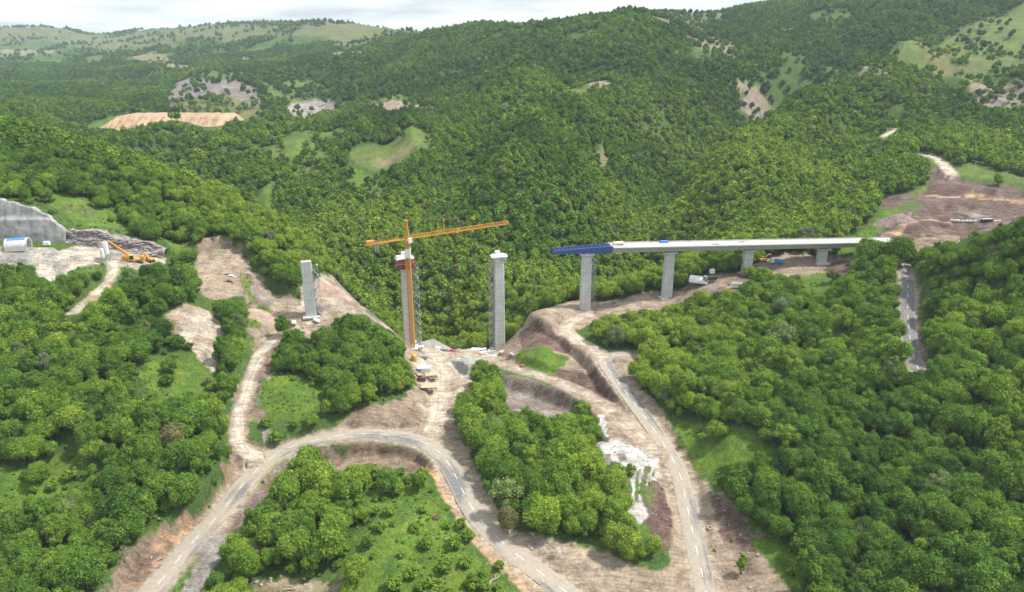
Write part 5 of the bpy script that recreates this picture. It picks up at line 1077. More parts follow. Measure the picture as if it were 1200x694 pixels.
JA = math.atan2(28.0, 48.0); jd = Vector((math.cos(JA), math.sin(JA), 0)); js = Vector((-jd.y, jd.x, 0))
cb = MB(); q = js * -1.75 + jd * .6; cb.prism([(-.9, -1.1), (.9, -1.1), (1.1, .2), (.9, 1.2), (-.9, 1.2)], -.8, .8)
cab = cb.build('operator_cab', M['white'], crane); cab.location = (q.x, q.y, ZS - .9 + 1.0); cab.rotation_euler = (0, 0, JA)
MB().box((1.02, 0, .2), (.12, 1.3, 1.3)).build('cab_window', M['glass'], cab)
hd = MB(); HT = 9.4
for sx, sy in cor: hd.bar((sx, sy, ZS), (sx * .22, sy * .22, ZS + HT), .3)
for i in range(5):
    f0, f1 = 1 - .78 * i / 5, 1 - .78 * (i + 1) / 5
    for k in range(4):
        a, b2 = cor[k], cor[(k + 1) % 4]; hd.bar((a[0] * f0, a[1] * f0, ZS + HT * i / 5), (b2[0] * f1, b2[1] * f1, ZS + HT * (i + 1) / 5), .17); hd.bar((a[0] * f1, a[1] * f1, ZS + HT * (i + 1) / 5), (b2[0] * f1, b2[1] * f1, ZS + HT * (i + 1) / 5), .17)
hd.box((0, 0, ZS + HT), (1.1, 1.1, .7)); hd.build('tower_head', M['crane'], crane)
JL = 55.5; jb = MB(); z0 = Vector((0, 0, ZS + .7)); truss(jb, z0 + jd * 1.1, z0 + jd * JL, 1.5, 1.55, 1.75, .26); jb.box(tuple(z0 + jd * JL + Vector((0, 0, .6))), (.7, 1.6, 1.5), JA); jb.build('jib', M['crane'], crane)
cj = MB(); CL = 21.0
for s in (-.75, .75): cj.bar(z0 - jd * 1.0 + js * s, z0 - jd * CL + js * s, .42)
for i in range(11):
    a = z0 - jd * (1 + i * 1.9); cj.bar(a + js * .75, a - js * .75, .2)
    if i < 10: cj.bar(a + js * .75, a - jd * 1.9 - js * .75, .16)
for s in (-.95, .95):
    cj.bar(z0 - jd * 1 + js * s + Vector((0, 0, 1.1)), z0 - jd * CL + js * s + Vector((0, 0, 1.1)), .1)
    for i in range(9): a = z0 - jd * (1.5 + i * 2.4) + js * s; cj.bar(a, a + Vector((0, 0, 1.1)), .1)
cj.build('counter_jib', M['crane'], crane)
wn_ = MB(); a = z0 - jd * (CL - 2.4); wn_.box((a.x, a.y, a.z + .9), (3.4, 1.8, 1.7), JA); wn_.build('winch_house', M['crane'], crane)
cw = MB()
for i in range(3): a = z0 - jd * (CL - 4.6 - i * .75); cw.box((a.x, a.y, a.z - 1.6), (.6, 1.7, 3.0), JA)
cw.build('counterweight', M['steel'], crane)
pt = z0 + jd * 19.5; po = MB(); po.bar(pt + Vector((0, 0, 1.5)), pt + Vector((0, 0, 7.6)), .34); po.bar(pt + js * .7, pt + Vector((0, 0, 7.2)), .16); po.bar(pt - js * .7, pt + Vector((0, 0, 7.2)), .16); po.build('jib_post', M['crane'], crane)
pn = MB(); top = Vector((0, 0, ZS + HT + .1)); pk = pt + Vector((0, 0, 7.5))
pn.bar(top, pk, .16); pn.bar(pk, z0 + jd * 44 + Vector((0, 0, 1.5)), .16); pn.bar(top, z0 + jd * 12 + Vector((0, 0, 1.5)), .1)
for s in (-.6, .6): pn.bar(top, z0 - jd * (CL - 5) + js * s, .16)
pn.build('pendant_bars', M['rust'], crane)
ty = z0 + jd * 26.5; tl = MB(); tl.box(tuple(ty + Vector((0, 0, -.45))), (2.0, 1.7, .5), JA); tl.build('trolley', M['crane'], crane)
hk = MB(); hk.bar(ty + js * .25 - Vector((0, 0, .6)), ty + js * .25 - Vector((0, 0, 3.6)), .07); hk.bar(ty - js * .25 - Vector((0, 0, .6)), ty - js * .25 - Vector((0, 0, 3.6)), .07); hk.box(tuple(ty - Vector((0, 0, 4.6))), (.7, .5, 2.0), JA); hk.build('hook_block', M['rust'], crane)
# formwork at the top of the crane's pier
x, y = bridge_xy(1); zt = cap_z(1); fw = thing('climbing_formwork', 'red climbing formwork ring with white sheets round the top of the crane pier', 'formwork', (x, y, zt - 4.5), BANG)
r_ = MB(); o1 = chamfer(9.8, 7.8, 1.9); i1 = chamfer(5.5, 4.2, .4)
for zz, tk in ((0, .25), (2.3, .22)):
    vs = [(a, b2, zz) for a, b2 in o1] + [(a, b2, zz) for a, b2 in i1] + [(a, b2, zz + tk) for a, b2 in o1] + [(a, b2, zz + tk) for a, b2 in i1]; fs = []
    for k in range(8): k2 = (k + 1) % 8; fs += [(k, k2, 8 + k2, 8 + k), (16 + k, 24 + k, 24 + k2, 16 + k2), (k, 16 + k, 16 + k2, k2), (8 + k, 8 + k2, 24 + k2, 24 + k)]
    r_.add(vs, fs)
r_.build('platform', M['red'], fw)
g_ = MB()
for zz in (0.25, 2.5):
    for k in range(8):
        a, b2 = o1[k], o1[(k + 1) % 8]
        for u_ in (0, .5): q = (a[0] * (1 - u_) + b2[0] * u_, a[1] * (1 - u_) + b2[1] * u_); g_.bar((*q, zz), (*q, zz + 1.1), .09)
        for up in (.55, 1.1): g_.bar((*a, zz + up), (*b2, zz + up), .09)
g_.build('guard_rail', M['red'], fw)
s_ = MB()
for sx, sy, wx, wy in ((0, -2.6, 5.4, .25), (0, 2.6, 5.4, .25), (-3.1, 0, .25, 4.2), (3.1, 0, .25, 4.2)): s_.box((sx, sy, 2.7), (wx, wy, 4.4))
s_.build('shutter_panel', M['red'], fw)
s_ = MB(); s_.box((-2.6, -1.0, 5.6), (4.6, 3.6, 1.5), .3, .7); s_.box((-.4, .6, 6.6), (3.2, 2.4, 2.2), -.2, .8); s_.box((2.6, -1.2, 5.3), (2.6, 2.6, 1.2), .5, .7); s_.build('white_sheet', M['tarp'], fw)

# ------------------------------------------------------------------ left: portal wall, tunnel mouth, rock face
wv = WALL; xs = np.linspace(wv[0, 0], wv[-1, 0], 90); zt_ = np.interp(xs, wv[:, 0], wv[:, 3]) + (vnoise(xs / 2.5, xs * 0, 5) - .5) * .9; yb = np.interp(xs, wv[:, 0], wv[:, 1]); zb_ = np.interp(xs, wv[:, 0], wv[:, 2]) - .6
V = []; NR = 26
for r_ in range(NR):
    f = r_ / (NR - 2) if r_ < NR - 1 else 1
    z = zb_ + (zt_ - zb_) * f; berm = 69.6
    y = yb + (z - zb_) * .24 + np.where(z > berm, 1.6, 0) + (fbm(xs / 5, z / 3, 41, 3)) * .7
    if r_ == NR - 1: y = y + 3.0; z = z - .6
    V.append(np.c_[xs, y, z])
V = np.vstack(V); n = len(xs); ix = np.arange(n * NR).reshape(NR, n); Q_ = np.stack([ix[:-1, :-1], ix[:-1, 1:], ix[1:, 1:], ix[1:, :-1]], -1).reshape(-1, 4)
m, t, b = nodes('sprayed_concrete')
wp = worldpos(t); br = t.nodes.new('ShaderNodeTexBrick'); br.inputs['Scale'].default_value = .36; br.inputs['Mortar Size'].default_value = .035; br.inputs['Brick Width'].default_value = .9; br.inputs['Row Height'].default_value = .45; br.offset = 0
br.inputs['Color1'].default_value = (.31, .31, .30, 1); br.inputs['Color2'].default_value = (.25, .25, .245, 1); br.inputs['Mortar'].default_value = (.19, .19, .19, 1)
mpw = t.nodes.new('ShaderNodeMapping'); mpw.inputs['Rotation'].default_value = (R(90), 0, 0); t.links.new(wp, mpw.inputs['Vector']); t.links.new(mpw.outputs['Vector'], br.inputs['Vector'])
st = noise(t, 1.0, 5, mapping(t, wp, (.5, .5, .07)), .6); bl = noise(t, .16, 4, wp)
col = mixc(t, 1, br.outputs['Color'], ramp(t, st, [(.3, (.65, .65, .65)), (.7, (1.35, 1.33, 1.3))]), 'MULTIPLY'); col = mixc(t, ramp(t, bl, [(.5, (0, 0, 0)), (.75, (.7, .7, .7))]), col, (.44, .42, .39))
t.links.new(col, b.inputs['Base Color']); b.inputs['Roughness'].default_value = .95; bump(t, b, st, .6, .3)
me = np_mesh('portal_wall', V, Q_, m); o = bpy.data.objects.new('portal_wall', me); C.objects.link(o); me.shade_smooth()
tag(o, 'tall grey sprayed concrete retaining wall stepped around the tunnel mouth', 'retaining wall', kind='thing')
wv = CLIFF; xs = np.linspace(wv[0, 0], wv[-1, 0], 150); zt_ = np.interp(xs, wv[:, 0], wv[:, 3]) + (fbm(xs / 4, xs * 0, 15, 4)) * 2.4; yb = np.interp(xs, wv[:, 0], wv[:, 1]); zb_ = np.interp(xs, wv[:, 0], wv[:, 2]) - .8
V = []; NR = 34
for r_ in range(NR):
    f = min(1, r_ / (NR - 3)); z = zb_ + (zt_ - zb_) * f
    rough = fbm(xs / 6, z / 2.2, 43, 4) * 4.2 + np.abs(fbm(xs / 2.0 + z * .3, z / .9, 47, 3)) * 2.2
    y = yb + (z - zb_) * .45 + rough * (1 if f < 1 else .3) - 1.2
    if r_ >= NR - 2: y = y + 2.5 * (r_ - NR + 3); z = z - .3 * (r_ - NR + 3)
    V.append(np.c_[xs, y, z])
V = np.vstack(V); n = len(xs); ix = np.arange(n * NR).reshape(NR, n); Q_ = np.stack([ix[:-1, :-1], ix[:-1, 1:], ix[1:, 1:], ix[1:, :-1]], -1).reshape(-1, 4)
me = np_mesh('rock_face', V, Q_, M['rockm']); o = bpy.data.objects.new('rock_face', me); C.objects.link(o)
tag(o, 'jagged mauve grey rock face blasted into the slope right of the portal wall', 'rock face', kind='thing')

p = (-232.9, 336.3, 59.1); tun = thing('tunnel_mouth', 'pale concrete tunnel mouth with bright blue sheet over its roof', 'tunnel', (p[0], p[1], p[2] - .4), BANG); tun.scale = (.9, .82, .82)
def arch(ro, ri, x0, x1, a0, a1, n=20, leg=2.6):
    mb = MB(); vs = []; fs = []
    for k in range(n + 1):
        a = a0 + (a1 - a0) * k / n
        for x_ in (x0, x1):
            for r_ in (ro, ri): vs.append((x_, math.cos(a) * r_, leg + math.sin(a) * r_))
    for k in range(n):
        q = k * 4; fs += [(q, q + 4, q + 6, q + 2), (q + 1, q + 3, q + 7, q + 5), (q, q + 1, q + 5, q + 4), (q + 2, q + 6, q + 7, q + 3)]
    fs += [(0, 2, 3, 1), (n * 4, n * 4 + 1, n * 4 + 3, n * 4 + 2)]
    return mb.add(vs, fs)
lin = arch(4.3, 3.6, -10.5, 0, 0, math.pi, 20, 2.4)
for s in (-1, 1): lin.box((-5.25, s * 3.95, 1.2), (10.5, .7, 2.4))
lin.build('lining', M['fresh'], tun)
arch(4.48, 4.32, -9.6, -.9, R(55), R(122), 12, 2.4).build('blue_sheet', M['blue2'], tun)
arch(4.5, 4.2, -.15, .25, 0, math.pi, 20, 2.4).build('rim', M['fresh'], tun)
MB().prism([(math.cos(math.pi * k / 16) * 3.58, 2.4 + math.sin(math.pi * k / 16) * 3.58) for k in range(17)] + [(-3.58, 0), (3.58, 0)], -10.4, -10.1, 'x').build('inner_face', M['steel'], tun)
p = (-227.5, 341.1, 59.2); t_ = thing('site_cabin', 'small white sheeted pump box at the foot of the grey portal wall', 'site box', p, .1)
MB().box((0, 0, .9), (3.0, 1.6, 1.6), 0, .85).build('box_body', M['tarp'], t_); MB().box((0, 0, .06), (3.2, 1.8, .12)).build('skid', M['steel'], t_)

def silo(p, s, lab):
    t_ = thing('cement_silo', lab, 'silo', p, .3, 'cement silos at the portal'); t_.scale = (s, s, s)
    MB().lathe((0, 0, 0), [(.35, 2.2), (1.45, 4.4), (1.45, 11.2), (1.2, 11.6), (.4, 11.8)], 16).build('tank', M['white'], t_)
    f = MB()
    for sx in (-1, 1):
        for sy in (-1, 1): f.bar((sx * 1.1, sy * 1.1, -.3), (sx * 1.1, sy * 1.1, 5.0), .22)
    for sx in (-1, 1): f.bar((sx * 1.1, -1.1, .4), (sx * 1.1, 1.1, 4), .12); f.bar((-1.1, sx * 1.1, .4), (1.1, sx * 1.1, 4), .12)
    f.build('stand', M['galv'], t_)
    l_ = MB(); l_.bar((1.6, -.25, .5), (1.6, -.25, 12), .07); l_.bar((1.6, .25, .5), (1.6, .25, 12), .07)
    for i in range(20): l_.bar((1.6, -.25, .8 + i * .55), (1.6, .25, .8 + i * .55), .06)
    l_.build('ladder', M['galv'], t_)
    MB().box((0, 0, 12.0), (1.1, 1.1, .6)).build('filter_box', M['galv'], t_)
silo((-196.6, 336.9, 52.2), .84, 'taller white cement silo left of the orange mobile crane'); silo((-197.3, 334.3, 52.2), .62, 'shorter white cement silo beside the taller one')

# ------------------------------------------------------------------ machines and vehicles
def wheel(parent, x, y, r_, w_):
    t_ = MB(); t_.tube([(x, y - w_ / 2, r_), (x, y + w_ / 2, r_)], [r_, r_], 14); o = t_.build('wheel', M['dark'], parent)
    h_ = MB(); h_.tube([(x, y - w_ / 2 - .02, r_), (x, y + w_ / 2 + .02, r_)], [r_ * .55, r_ * .55], 10); h_.build('rim', M['galv'], o)
def mobile_crane(p, rz, lab):
    t_ = thing('mobile_crane', lab, 'mobile crane', p, rz)
    b_ = MB(); b_.box((0, 0, 1.25), (10.5, 2.5, .8)); b_.prism([(3.6, 1.6), (5.4, 1.6), (5.4, 2.3), (5.0, 3.0), (3.8, 3.0)], -1.2, 1.2); b_.build('carrier', M['yellow'], t_)
    MB().box((5.05, 0, 2.55), (.5, 2.1, .55)).build('windscreen', M['glass'], t_)
    u_ = MB(); u_.lathe((-1.2, 0, 1.6), [(1.1, 0), (1.1, .4)], 14); u_.box((-2.2, 0, 2.7), (4.6, 2.5, 1.5)); u_.box((-4.4, 0, 2.5), (1.0, 2.5, 1.5)); up = u_.build('upper_body', M['yellow'], t_)
    MB().box((-.2, -1.5, 2.8), (1.6, .9, 1.7), 0, .9).build('cab', M['glass'], t_)
    bm_ = MB(); a = Vector((-1.8, 0, 3.3)); d = Vector((-.72, 0, .70)).normalized()
    for l0, l1, w_ in ((0, 6, .95), (5.4, 9.0, .75), (8.6, 11.5, .55)): bm_.bar(a + d * l0, a + d * l1, w_ * 1.15)
    bm_.build('boom', M['crane'], t_)
    r2 = MB(); r2.bar((-.6, 0, 2.6), a + d * 4.5, .3); r2.build('boom_ram', M['galv'], t_)
    for x_ in (-4, -2.6, 2.2, 3.7):
        for y_ in (-1.1, 1.1): wheel(t_, x_, y_, .62, .42)
    for x_ in (-5.0, 1.0):
        for y_ in (-1, 1):
            o_ = MB(); o_.bar((x_, y_ * 1.2, 1.0), (x_, y_ * 2.7, 1.0), .25); o_.bar((x_, y_ * 2.7, 1.1), (x_, y_ * 2.7, .05), .2); o_.box((x_, y_ * 2.7, .06), (.7, .7, .12)); o_.build('outrigger', M['yellow'], t_)
mobile_crane((-186.0, 340.2, 50.7), R(8), 'orange mobile crane with raised boom in front of the rock face')
def excavator(p, rz, col, lab, group='tracked excavators'):
    t_ = thing('excavator', lab, 'excavator', p, rz, group)
    for y_ in (-1.15, 1.15):
        k_ = MB(); k_.prism([(-1.9, .35), (-1.6, .02), (1.6, .02), (1.9, .35), (1.9, .6), (1.6, .9), (-1.6, .9), (-1.9, .6)], y_ - .3, y_ + .3); tk = k_.build('track', M['dark'], t_)
        d_ = MB()
        for i in range(5): d_.tube([(-1.3 + i * .65, y_ - .33, .42), (-1.3 + i * .65, y_ + .33, .42)], [.26, .26], 8)
        d_.build('rollers', M['steel'], tk)
    b_ = MB(); b_.lathe((0, 0, .85), [(.8, 0), (.8, .3)], 12); b_.prism([(-2.2, 1.15), (1.3, 1.15), (1.3, 1.9), (-.4, 2.05), (-2.0, 2.0), (-2.3, 1.7)], -1.25, 1.25); b_.build('body', M[col], t_)
    c_ = MB(); c_.prism([(.0, 1.5), (1.45, 1.5), (1.45, 2.3), (1.1, 3.0), (0, 3.0)], .3, 1.2); cb_ = c_.build('cab', M[col], t_)
    MB().prism([(.15, 2.1), (1.47, 2.1), (1.47, 2.35), (1.15, 2.9), (.15, 2.9)], .28, 1.22).build('cab_window', M['glass'], cb_)
    a = MB(); a.tube([(1.0, -.2, 1.7), (2.6, -.2, 4.0), (5.0, -.2, 4.2)], [.28, .34, .2], 6); a.build('boom', M[col], t_)
    a = MB(); a.tube([(4.6, -.2, 4.6), (5.0, -.2, 4.2), (5.9, -.2, 1.9)], [.14, .24, .16], 6); a.build('stick', M[col], t_)
    a = MB(); a.bar((1.3, -.2, 1.6), (3.0, -.2, 3.7), .16); a.bar((2.9, -.2, 4.5), (4.6, -.2, 4.6), .16); a.build('hydraulic_ram', M['galv'], t_)
    a = MB(); a.prism([(5.7, 2.0), (6.3, 1.7), (6.2, .9), (5.5, .7), (5.2, 1.1)], -.75, .35); a.build('bucket', M['steel'], t_)
excavator((-41.3, 296.7, 7.9), R(200), 'rust', 'rust brown excavator parked beside the pale crane track'); excavator((-180.3, 344.5, 49.4), R(160), 'crane', 'orange excavator on the rubble right of the mobile crane')
excavator((144.7, 398.9, 31.9), R(20), 'yellow', 'yellow excavator on the spoil heap beyond the stout pier')
def car(p, rz, paint, lab, pickup=False):
    t_ = thing('parked_car', lab, 'car', p, rz, 'cars on the left earth bench')
    b_ = MB(); b_.prism([(-2.2, .35), (2.2, .35), (2.25, .75), (1.2, .95), (-2.2, 1.0)], -.9, .9); b_.build('body', M[paint], t_)
    c_ = MB(); c_.prism([(-1.9 if not pickup else -.4, .98), (1.2, .95), (.5, 1.55), (-1.5 if not pickup else -.3, 1.58)], -.78, .78); cb_ = c_.build('cabin', M[paint], t_)
    w_ = MB(); w_.prism([(-1.6 if not pickup else -.3, 1.02), (1.0, 1.0), (.46, 1.46), (-1.4 if not pickup else -.2, 1.48)], -.80, .80); w_.build('side_window', M['glass'], cb_)
    for x_ in (-1.35, 1.35):
        for y_ in (-.82, .82): wheel(t_, x_, y_, .34, .24)
    for y_ in (-.6, .6): MB().box((2.22, y_, .68), (.08, .35, .15)).build('headlight', M['tarp'], t_)
car((-142.4, 349.0, 39.3), R(10), 'white', 'white car parked on the bare earth bench at left'); car((-144.9, 349.9, 40.1), R(14), 'galv', 'silver car parked behind the white car on the bench'); car((-143.0, 345.4, 38.2), R(4), 'rust', 'dull red brown car parked in front of the white car', True)
def truck(p, rz, cabc, bedc, lab, g):
    t_ = thing('tipper_truck', lab, 'truck', p, rz, g)
    MB().box((0, 0, .85), (7.2, .9, .35)).build('chassis', M['steel'], t_)
    c_ = MB(); c_.prism([(2.1, .7), (3.9, .7), (3.95, 1.7), (3.6, 2.8), (2.1, 2.9)], -1.2, 1.2); cb_ = c_.build('cab', M[cabc], t_); MB().prism([(3.93, 1.72), (3.96, 1.8), (3.64, 2.65), (3.55, 2.65)], -1.05, 1.05).build('windscreen', M['glass'], cb_)
    b_ = MB(); b_.prism([(-3.6, 1.1), (1.9, 1.1), (1.9, 2.5), (-3.8, 2.4)], -1.25, 1.25); b_.build('tipper_body', M[bedc], t_)
    for x_ in (-2.8, -1.5, 3.0):
        for y_ in (-1.0, 1.0): wheel(t_, x_, y_, .52, .4)
truck((151.8, 395.0, 32.1), R(170), 'white', 'blue2', 'blue bodied tipper truck with white cab beyond the viaduct', 'trucks near the deck'); truck((108.9, 376.6, 28.2), R(195), 'steel', 'dark', 'dark tipper truck beside the white arched tent', 'trucks near the deck')
p = (103.7, 379.7, 26.6); t_ = thing('storage_tent', 'white arched roof storage tent below the viaduct deck', 'tent', p, R(-24))
MB().prism([(math.cos(math.pi * k / 12) * 3.0, .8 + math.sin(math.pi * k / 12) * 2.3) for k in range(13)] + [(-3.0, 0), (3.0, 0)], -5, 5, 'x').build('canopy', M['tarp'], t_)
MB().box((5.03, 0, 1.2), (.06, 2.6, 2.4)).build('door_flap', M['galv'], t_); MB().box((0, 0, .05), (10.4, 6.6, .12)).build('floor_slab', M['fresh'], t_)
p = (111.2, 382.4, 29.2); t_ = thing('water_tank', 'white square tank on legs behind the storage tent', 'tank', p, .2)
MB().box((0, 0, 2.6), (2.4, 2.0, 2.2), 0, .96).build('tank_body', M['white'], t_)
for sx in (-.9, .9):
    for sy in (-.7, .7): MB().bar((sx, sy, -.2), (sx, sy, 1.55), .16).build('leg', M['steel'], t_)
p = (100.4, 381.7, 25.4); t_ = thing('tool_box', 'small red box left of the white tent', 'box', p, .3); MB().box((0, 0, .6), (2.4, 1.4, 1.1), 0, .96).build('box_body', M['brick'], t_); MB().box((0, 0, 1.2), (2.5, 1.5, .12)).build('lid', M['rust'], t_)
p = (118.6, 360.5, 30.0); t_ = thing('site_container', 'pale container among trees right of the white tent', 'container', p, -.1); MB().box((0, 0, 1.3), (5.5, 2.3, 2.3)).build('box_body', M['white'], t_); MB().box((0, 0, 2.5), (5.6, 2.4, .12)).build('roof', M['galv'], t_); MB().box((2.77, .3, 1.2), (.05, .9, 1.9)).build('door', M['galv'], t_)

# crane yard
p = (-46.7, 313.7, 9.2); t_ = thing('fuel_tank', 'upright yellow tank standing at the foot of the crane', 'tank', p, 0); MB().lathe((0, 0, .5), [(.5, 0), (1.25, .5), (1.35, 1.6), (1.25, 2.9), (.6, 3.5), (.2, 3.6)], 16).build('tank_body', M['yellow'], t_)
for k in range(4): MB().bar((math.cos(k * 1.57) * .95, math.sin(k * 1.57) * .95, -.2), (math.cos(k * 1.57) * .95, math.sin(k * 1.57) * .95, 1.1), .16).build('leg', M['steel'], t_)
p = (-37.3, 291.4, 6.3); t_ = thing('formwork_table', 'timber topped red steel formwork table beside the crane track', 'formwork table', p, .05)
MB().box((0, 0, 1.75), (7.4, 4.4, .22)).build('table_top', M['timber'], t_); f = MB()
for sx in (-3.2, -1.1, 1.1, 3.2):
    for sy in (-1.8, 1.8): f.bar((sx, sy, -.2), (sx, sy, 1.66), .2)
    f.bar((sx, -1.9, 1.52), (sx, 1.9, 1.52), .22)
for sy in (-1.8, 1.8): f.bar((-3.5, sy, 1.3), (3.5, sy, 1.3), .22)
f.build('steel_frame', M['red'], t_)
p = (-37.7, 303.3, 6.7); t_ = thing('timber_stack', 'flat stack of pale timber boards left of the crane track', 'timber stack', p, .1)
for i in range(4): MB().box((0, 0, .2 + i * .32), (6.0 - .3 * (i % 2), 3.6, .22), .02 * i).build('board_layer', M['timber'], t_)
p = (-41.2, 305.9, 7.6); t_ = thing('site_container', 'white container with a blue end at the crane yard', 'container', p, .05); MB().box((0, 0, 1.25), (6.0, 2.4, 2.4)).build('box_body', M['white'], t_); MB().box((-2.2, -1.23, 1.1), (1.4, .05, 1.8)).build('blue_panel', M['blue2'], t_); MB().box((0, 0, 2.5), (6.1, 2.5, .1)).build('roof', M['tarp'], t_)
# stacks of panels round the pier feet
STK = [(557,409,'white','white panel stack left of the white capped pier',1.1), (566,414,'tarp','low white panel stack in front of the white capped pier',.8), (574,404,'white','white panels leaning by the scaffold of the white capped pier',.7), (549,404,'galv','grey panel stack at the edge of the gravel left of the white capped pier',.8), (600,415,'galv','grey steel panels right of the white capped pier',.8), (530,404,'brick','red barrier stack at the back of the crane yard',.7),
  (497,420,'galv','grey steel stack right of the yellow tank',1.0), (493,402,'tarp','white panels close right of the crane mast',.9), (500,393,'brick','red panels lying behind the crane mast',.7), (513,398,'tarp','white sheet pile in the middle of the crane yard',.8), (345,381,'white','white panels at the left foot of the short leftmost pier',.8), (371,377,'tarp','white boards right of the foot of the short leftmost pier',.8), (355,390,'galv','grey steel stack in front of the short leftmost pier',.7), (565,398,'tarp','crumpled white sheeting behind the panel stacks',1.0), (588,412,'timber','pale timber bundle at the foot of the white capped pier',.8), (612,425,'rust','rusty steel bundle on the haul track bend',.7)]
for i, (u_, v_, mt, lab, s) in enumerate([]): pass
STKP = [(-19.2, 346.6, 0.8), (-14.9, 338.9, 1.9), (-12.0, 358.7, -2.2), (-23.2, 353.2, 0.3), (0.0, 326.5, 7.2), (-31.6, 350.6, 1.4), (-43.4, 324.4, 5.9), (-47.9, 348.0, 3.6), (-46.2, 360.4, 2.6), (-39.8, 355.8, 2.1), (-106.5, 327.5, 22.4), (-96.2, 330.1, 23.1), (-101.3, 323.1, 20.2), (-16.5, 365.9, -2.4), (-5.2, 334.8, 4.8), (4.9, 316.1, 7.6)]
for i, (p, q) in enumerate(zip(STKP, STK)):
    t_ = thing('panel_stack', q[3], 'stack', (p[0], p[1], g1(p[0], p[1])), .5 * i, 'material stacks round the pier feet'); s = q[4]; rr = random.Random(i)
    for k in range(rr.choice((3, 4, 5))): MB().box((rr.uniform(-.25, .25), rr.uniform(-.2, .2), .2 + k * .34 * s), (rr.uniform(2.8, 4.6) * s, rr.uniform(1.6, 2.6) * s, .26 * s), rr.uniform(-.15, .15)).build('panel', M[q[2]], t_)
    MB().box((0, 0, .04), (3 * s, 2 * s, .1)).build('bearer', M['timber'], t_)

# right terraces: drainage box and block row
p = (295.8, 439.8, 45.0); t_ = thing('drain_culvert', 'dark box culvert with pale lid on the terrace', 'culvert', p, .1); MB().box((0, 0, .9), (7.0, 2.2, 1.7)).build('culvert_body', M['dark'], t_); MB().box((0, 0, 1.85), (7.4, 2.5, .25)).build('lid', M['galv'], t_)
BLK = [(275.3, 442.0, 45.0), (277.2, 441.5, 44.8), (279.4, 441.8, 44.8), (281.7, 441.1, 44.7), (284.4, 441.1, 44.8), (286.7, 440.6, 44.8), (289.4, 440.6, 44.9), (300.8, 439.4, 45.1), (303.3, 439.2, 45.2)]
for i, p in enumerate(BLK):
    b_ = MB(); b_.box((0, 0, .45), (1.7 + .3 * (i % 3), .9, .95), 0, .93); o = b_.build('concrete_block', M['tarp'], None); o.location = p; o.rotation_euler = (0, 0, .1 + .12 * ((i * 7) % 5 - 2)); tag(o, 'pale concrete block in the row along the spoil terrace', 'block', 'pale blocks on the spoil terrace')

# ------------------------------------------------------------------ heaps, boulders, dead wood
def heap(name, p, rx, ry, h_, mat, lab, seed, cat='heap', rz=0.0, flat=.0):
    n = 42; g = np.linspace(-1.15, 1.15, n); X_, Y_ = np.meshgrid(g, g); r_ = np.hypot(X_, Y_)
    z = np.clip((1 - r_) / (1 - flat), -.25, 1) * h_; z = z + fbm(X_ * 3 + seed, Y_ * 3, seed, 4) * h_ * .45 * np.clip(1.3 - r_, 0, 1)
    V = np.stack([X_ * rx, Y_ * ry, z], -1).reshape(-1, 3); c_, s_ = math.cos(rz), math.sin(rz)
    W_ = np.c_[V[:, 0] * c_ - V[:, 1] * s_ + p[0], V[:, 0] * s_ + V[:, 1] * c_ + p[1]]; V = np.c_[W_, V[:, 2] + gz(W_[:, 0], W_[:, 1]) - .05]; V -= np.array([p[0], p[1], p[2]])
    ix = np.arange(n * n).reshape(n, n); Q_ = np.stack([ix[:-1, :-1], ix[:-1, 1:], ix[1:, 1:], ix[1:, :-1]], -1).reshape(-1, 4)
    me = np_mesh(name, V, Q_, M[mat]); me.shade_smooth(); o = bpy.data.objects.new(name, me); C.objects.link(o); o.location = p; return tag(o, lab, cat)
M['spoil'] = plain('mauve_spoil', (.26, .195, .17), (.15, .11, .10), .5, .95); M['sand'] = plain('pinkish_spoil', (.40, .29, .22), (.27, .195, .155), .35, .95)
def ochre_mat():
    m, t, b = nodes('ochre_spoil'); wp = worldpos(t); a = noise(t, 1.0, 5, mapping(t, wp, (.16, .025, .03)), .65); f = noise(t, .12, 5, wp)
    col = mixc(t, 1.0, ramp(t, a, [(.34, (.20, .15, .12)), (.47, (.36, .235, .135)), (.62, (.44, .31, .19)), (.75, (.30, .27, .24))]), ramp(t, f, [(.35, (.75, .75, .75)), (.65, (1.15, 1.15, 1.15))]), 'MULTIPLY')
    t.links.new(col, b.inputs['Base Color']); b.inputs['Roughness'].default_value = .95; return m
M['ochre'] = ochre_mat()
heap('gravel_heap', (-44.0, 365.9, 2.2), 12, 7, 6.2, 'gravel', 'grey conical gravel heap behind the crane yard', 3)
heap('gravel_heap', (-20.3, 358.1, -0.9), 7, 4, 2.2, 'gravel', 'low grey gravel heap left of the white capped pier', 9)
heap('rubble_heap', (-22.1, 326.5, 3.0), 8, 6, 1.8, 'gravel', 'spread of grey broken rock beside the pale crane track', 14)
heap('spoil_heap', (-93.4, 351.2, 30.6), 13, 6, 4.5, 'sand', 'tan earth heap beyond the short leftmost pier', 21)
heap('spoil_heap', (-97.4, 337.9, 26.8), 4.5, 3, 1.8, 'spoil', 'small brown earth heap right of the short leftmost pier', 25)
heap('spoil_heap', (143.7, 397.0, 31.5), 8, 4, 2.6, 'spoil', 'brown earth heap beyond the viaduct near the excavator', 31)
heap('spoil_heap', (101.8, 369.4, 24.9), 14, 5, 2.2, 'spoil', 'broad brown earth heap in front of the white tent', 35)
heap('spoil_heap', (237.9, 437.1, 46.2), 14, 6, 4.5, 'spoil', 'dark red brown earth heap at the left end of the spoil terraces', 39)
heap('spoil_heap', (-21.7, 300.9, 6.2), 5.5, 3.6, 1.8, 'sand', 'tan earth heap right of the pale crane track', 44)
heap('spoil_heap', (-122.5, 328.3, 26.6), 8, 4, 2.2, 'sand', 'rounded earth heap behind the tall tree near the dirt track', 51)
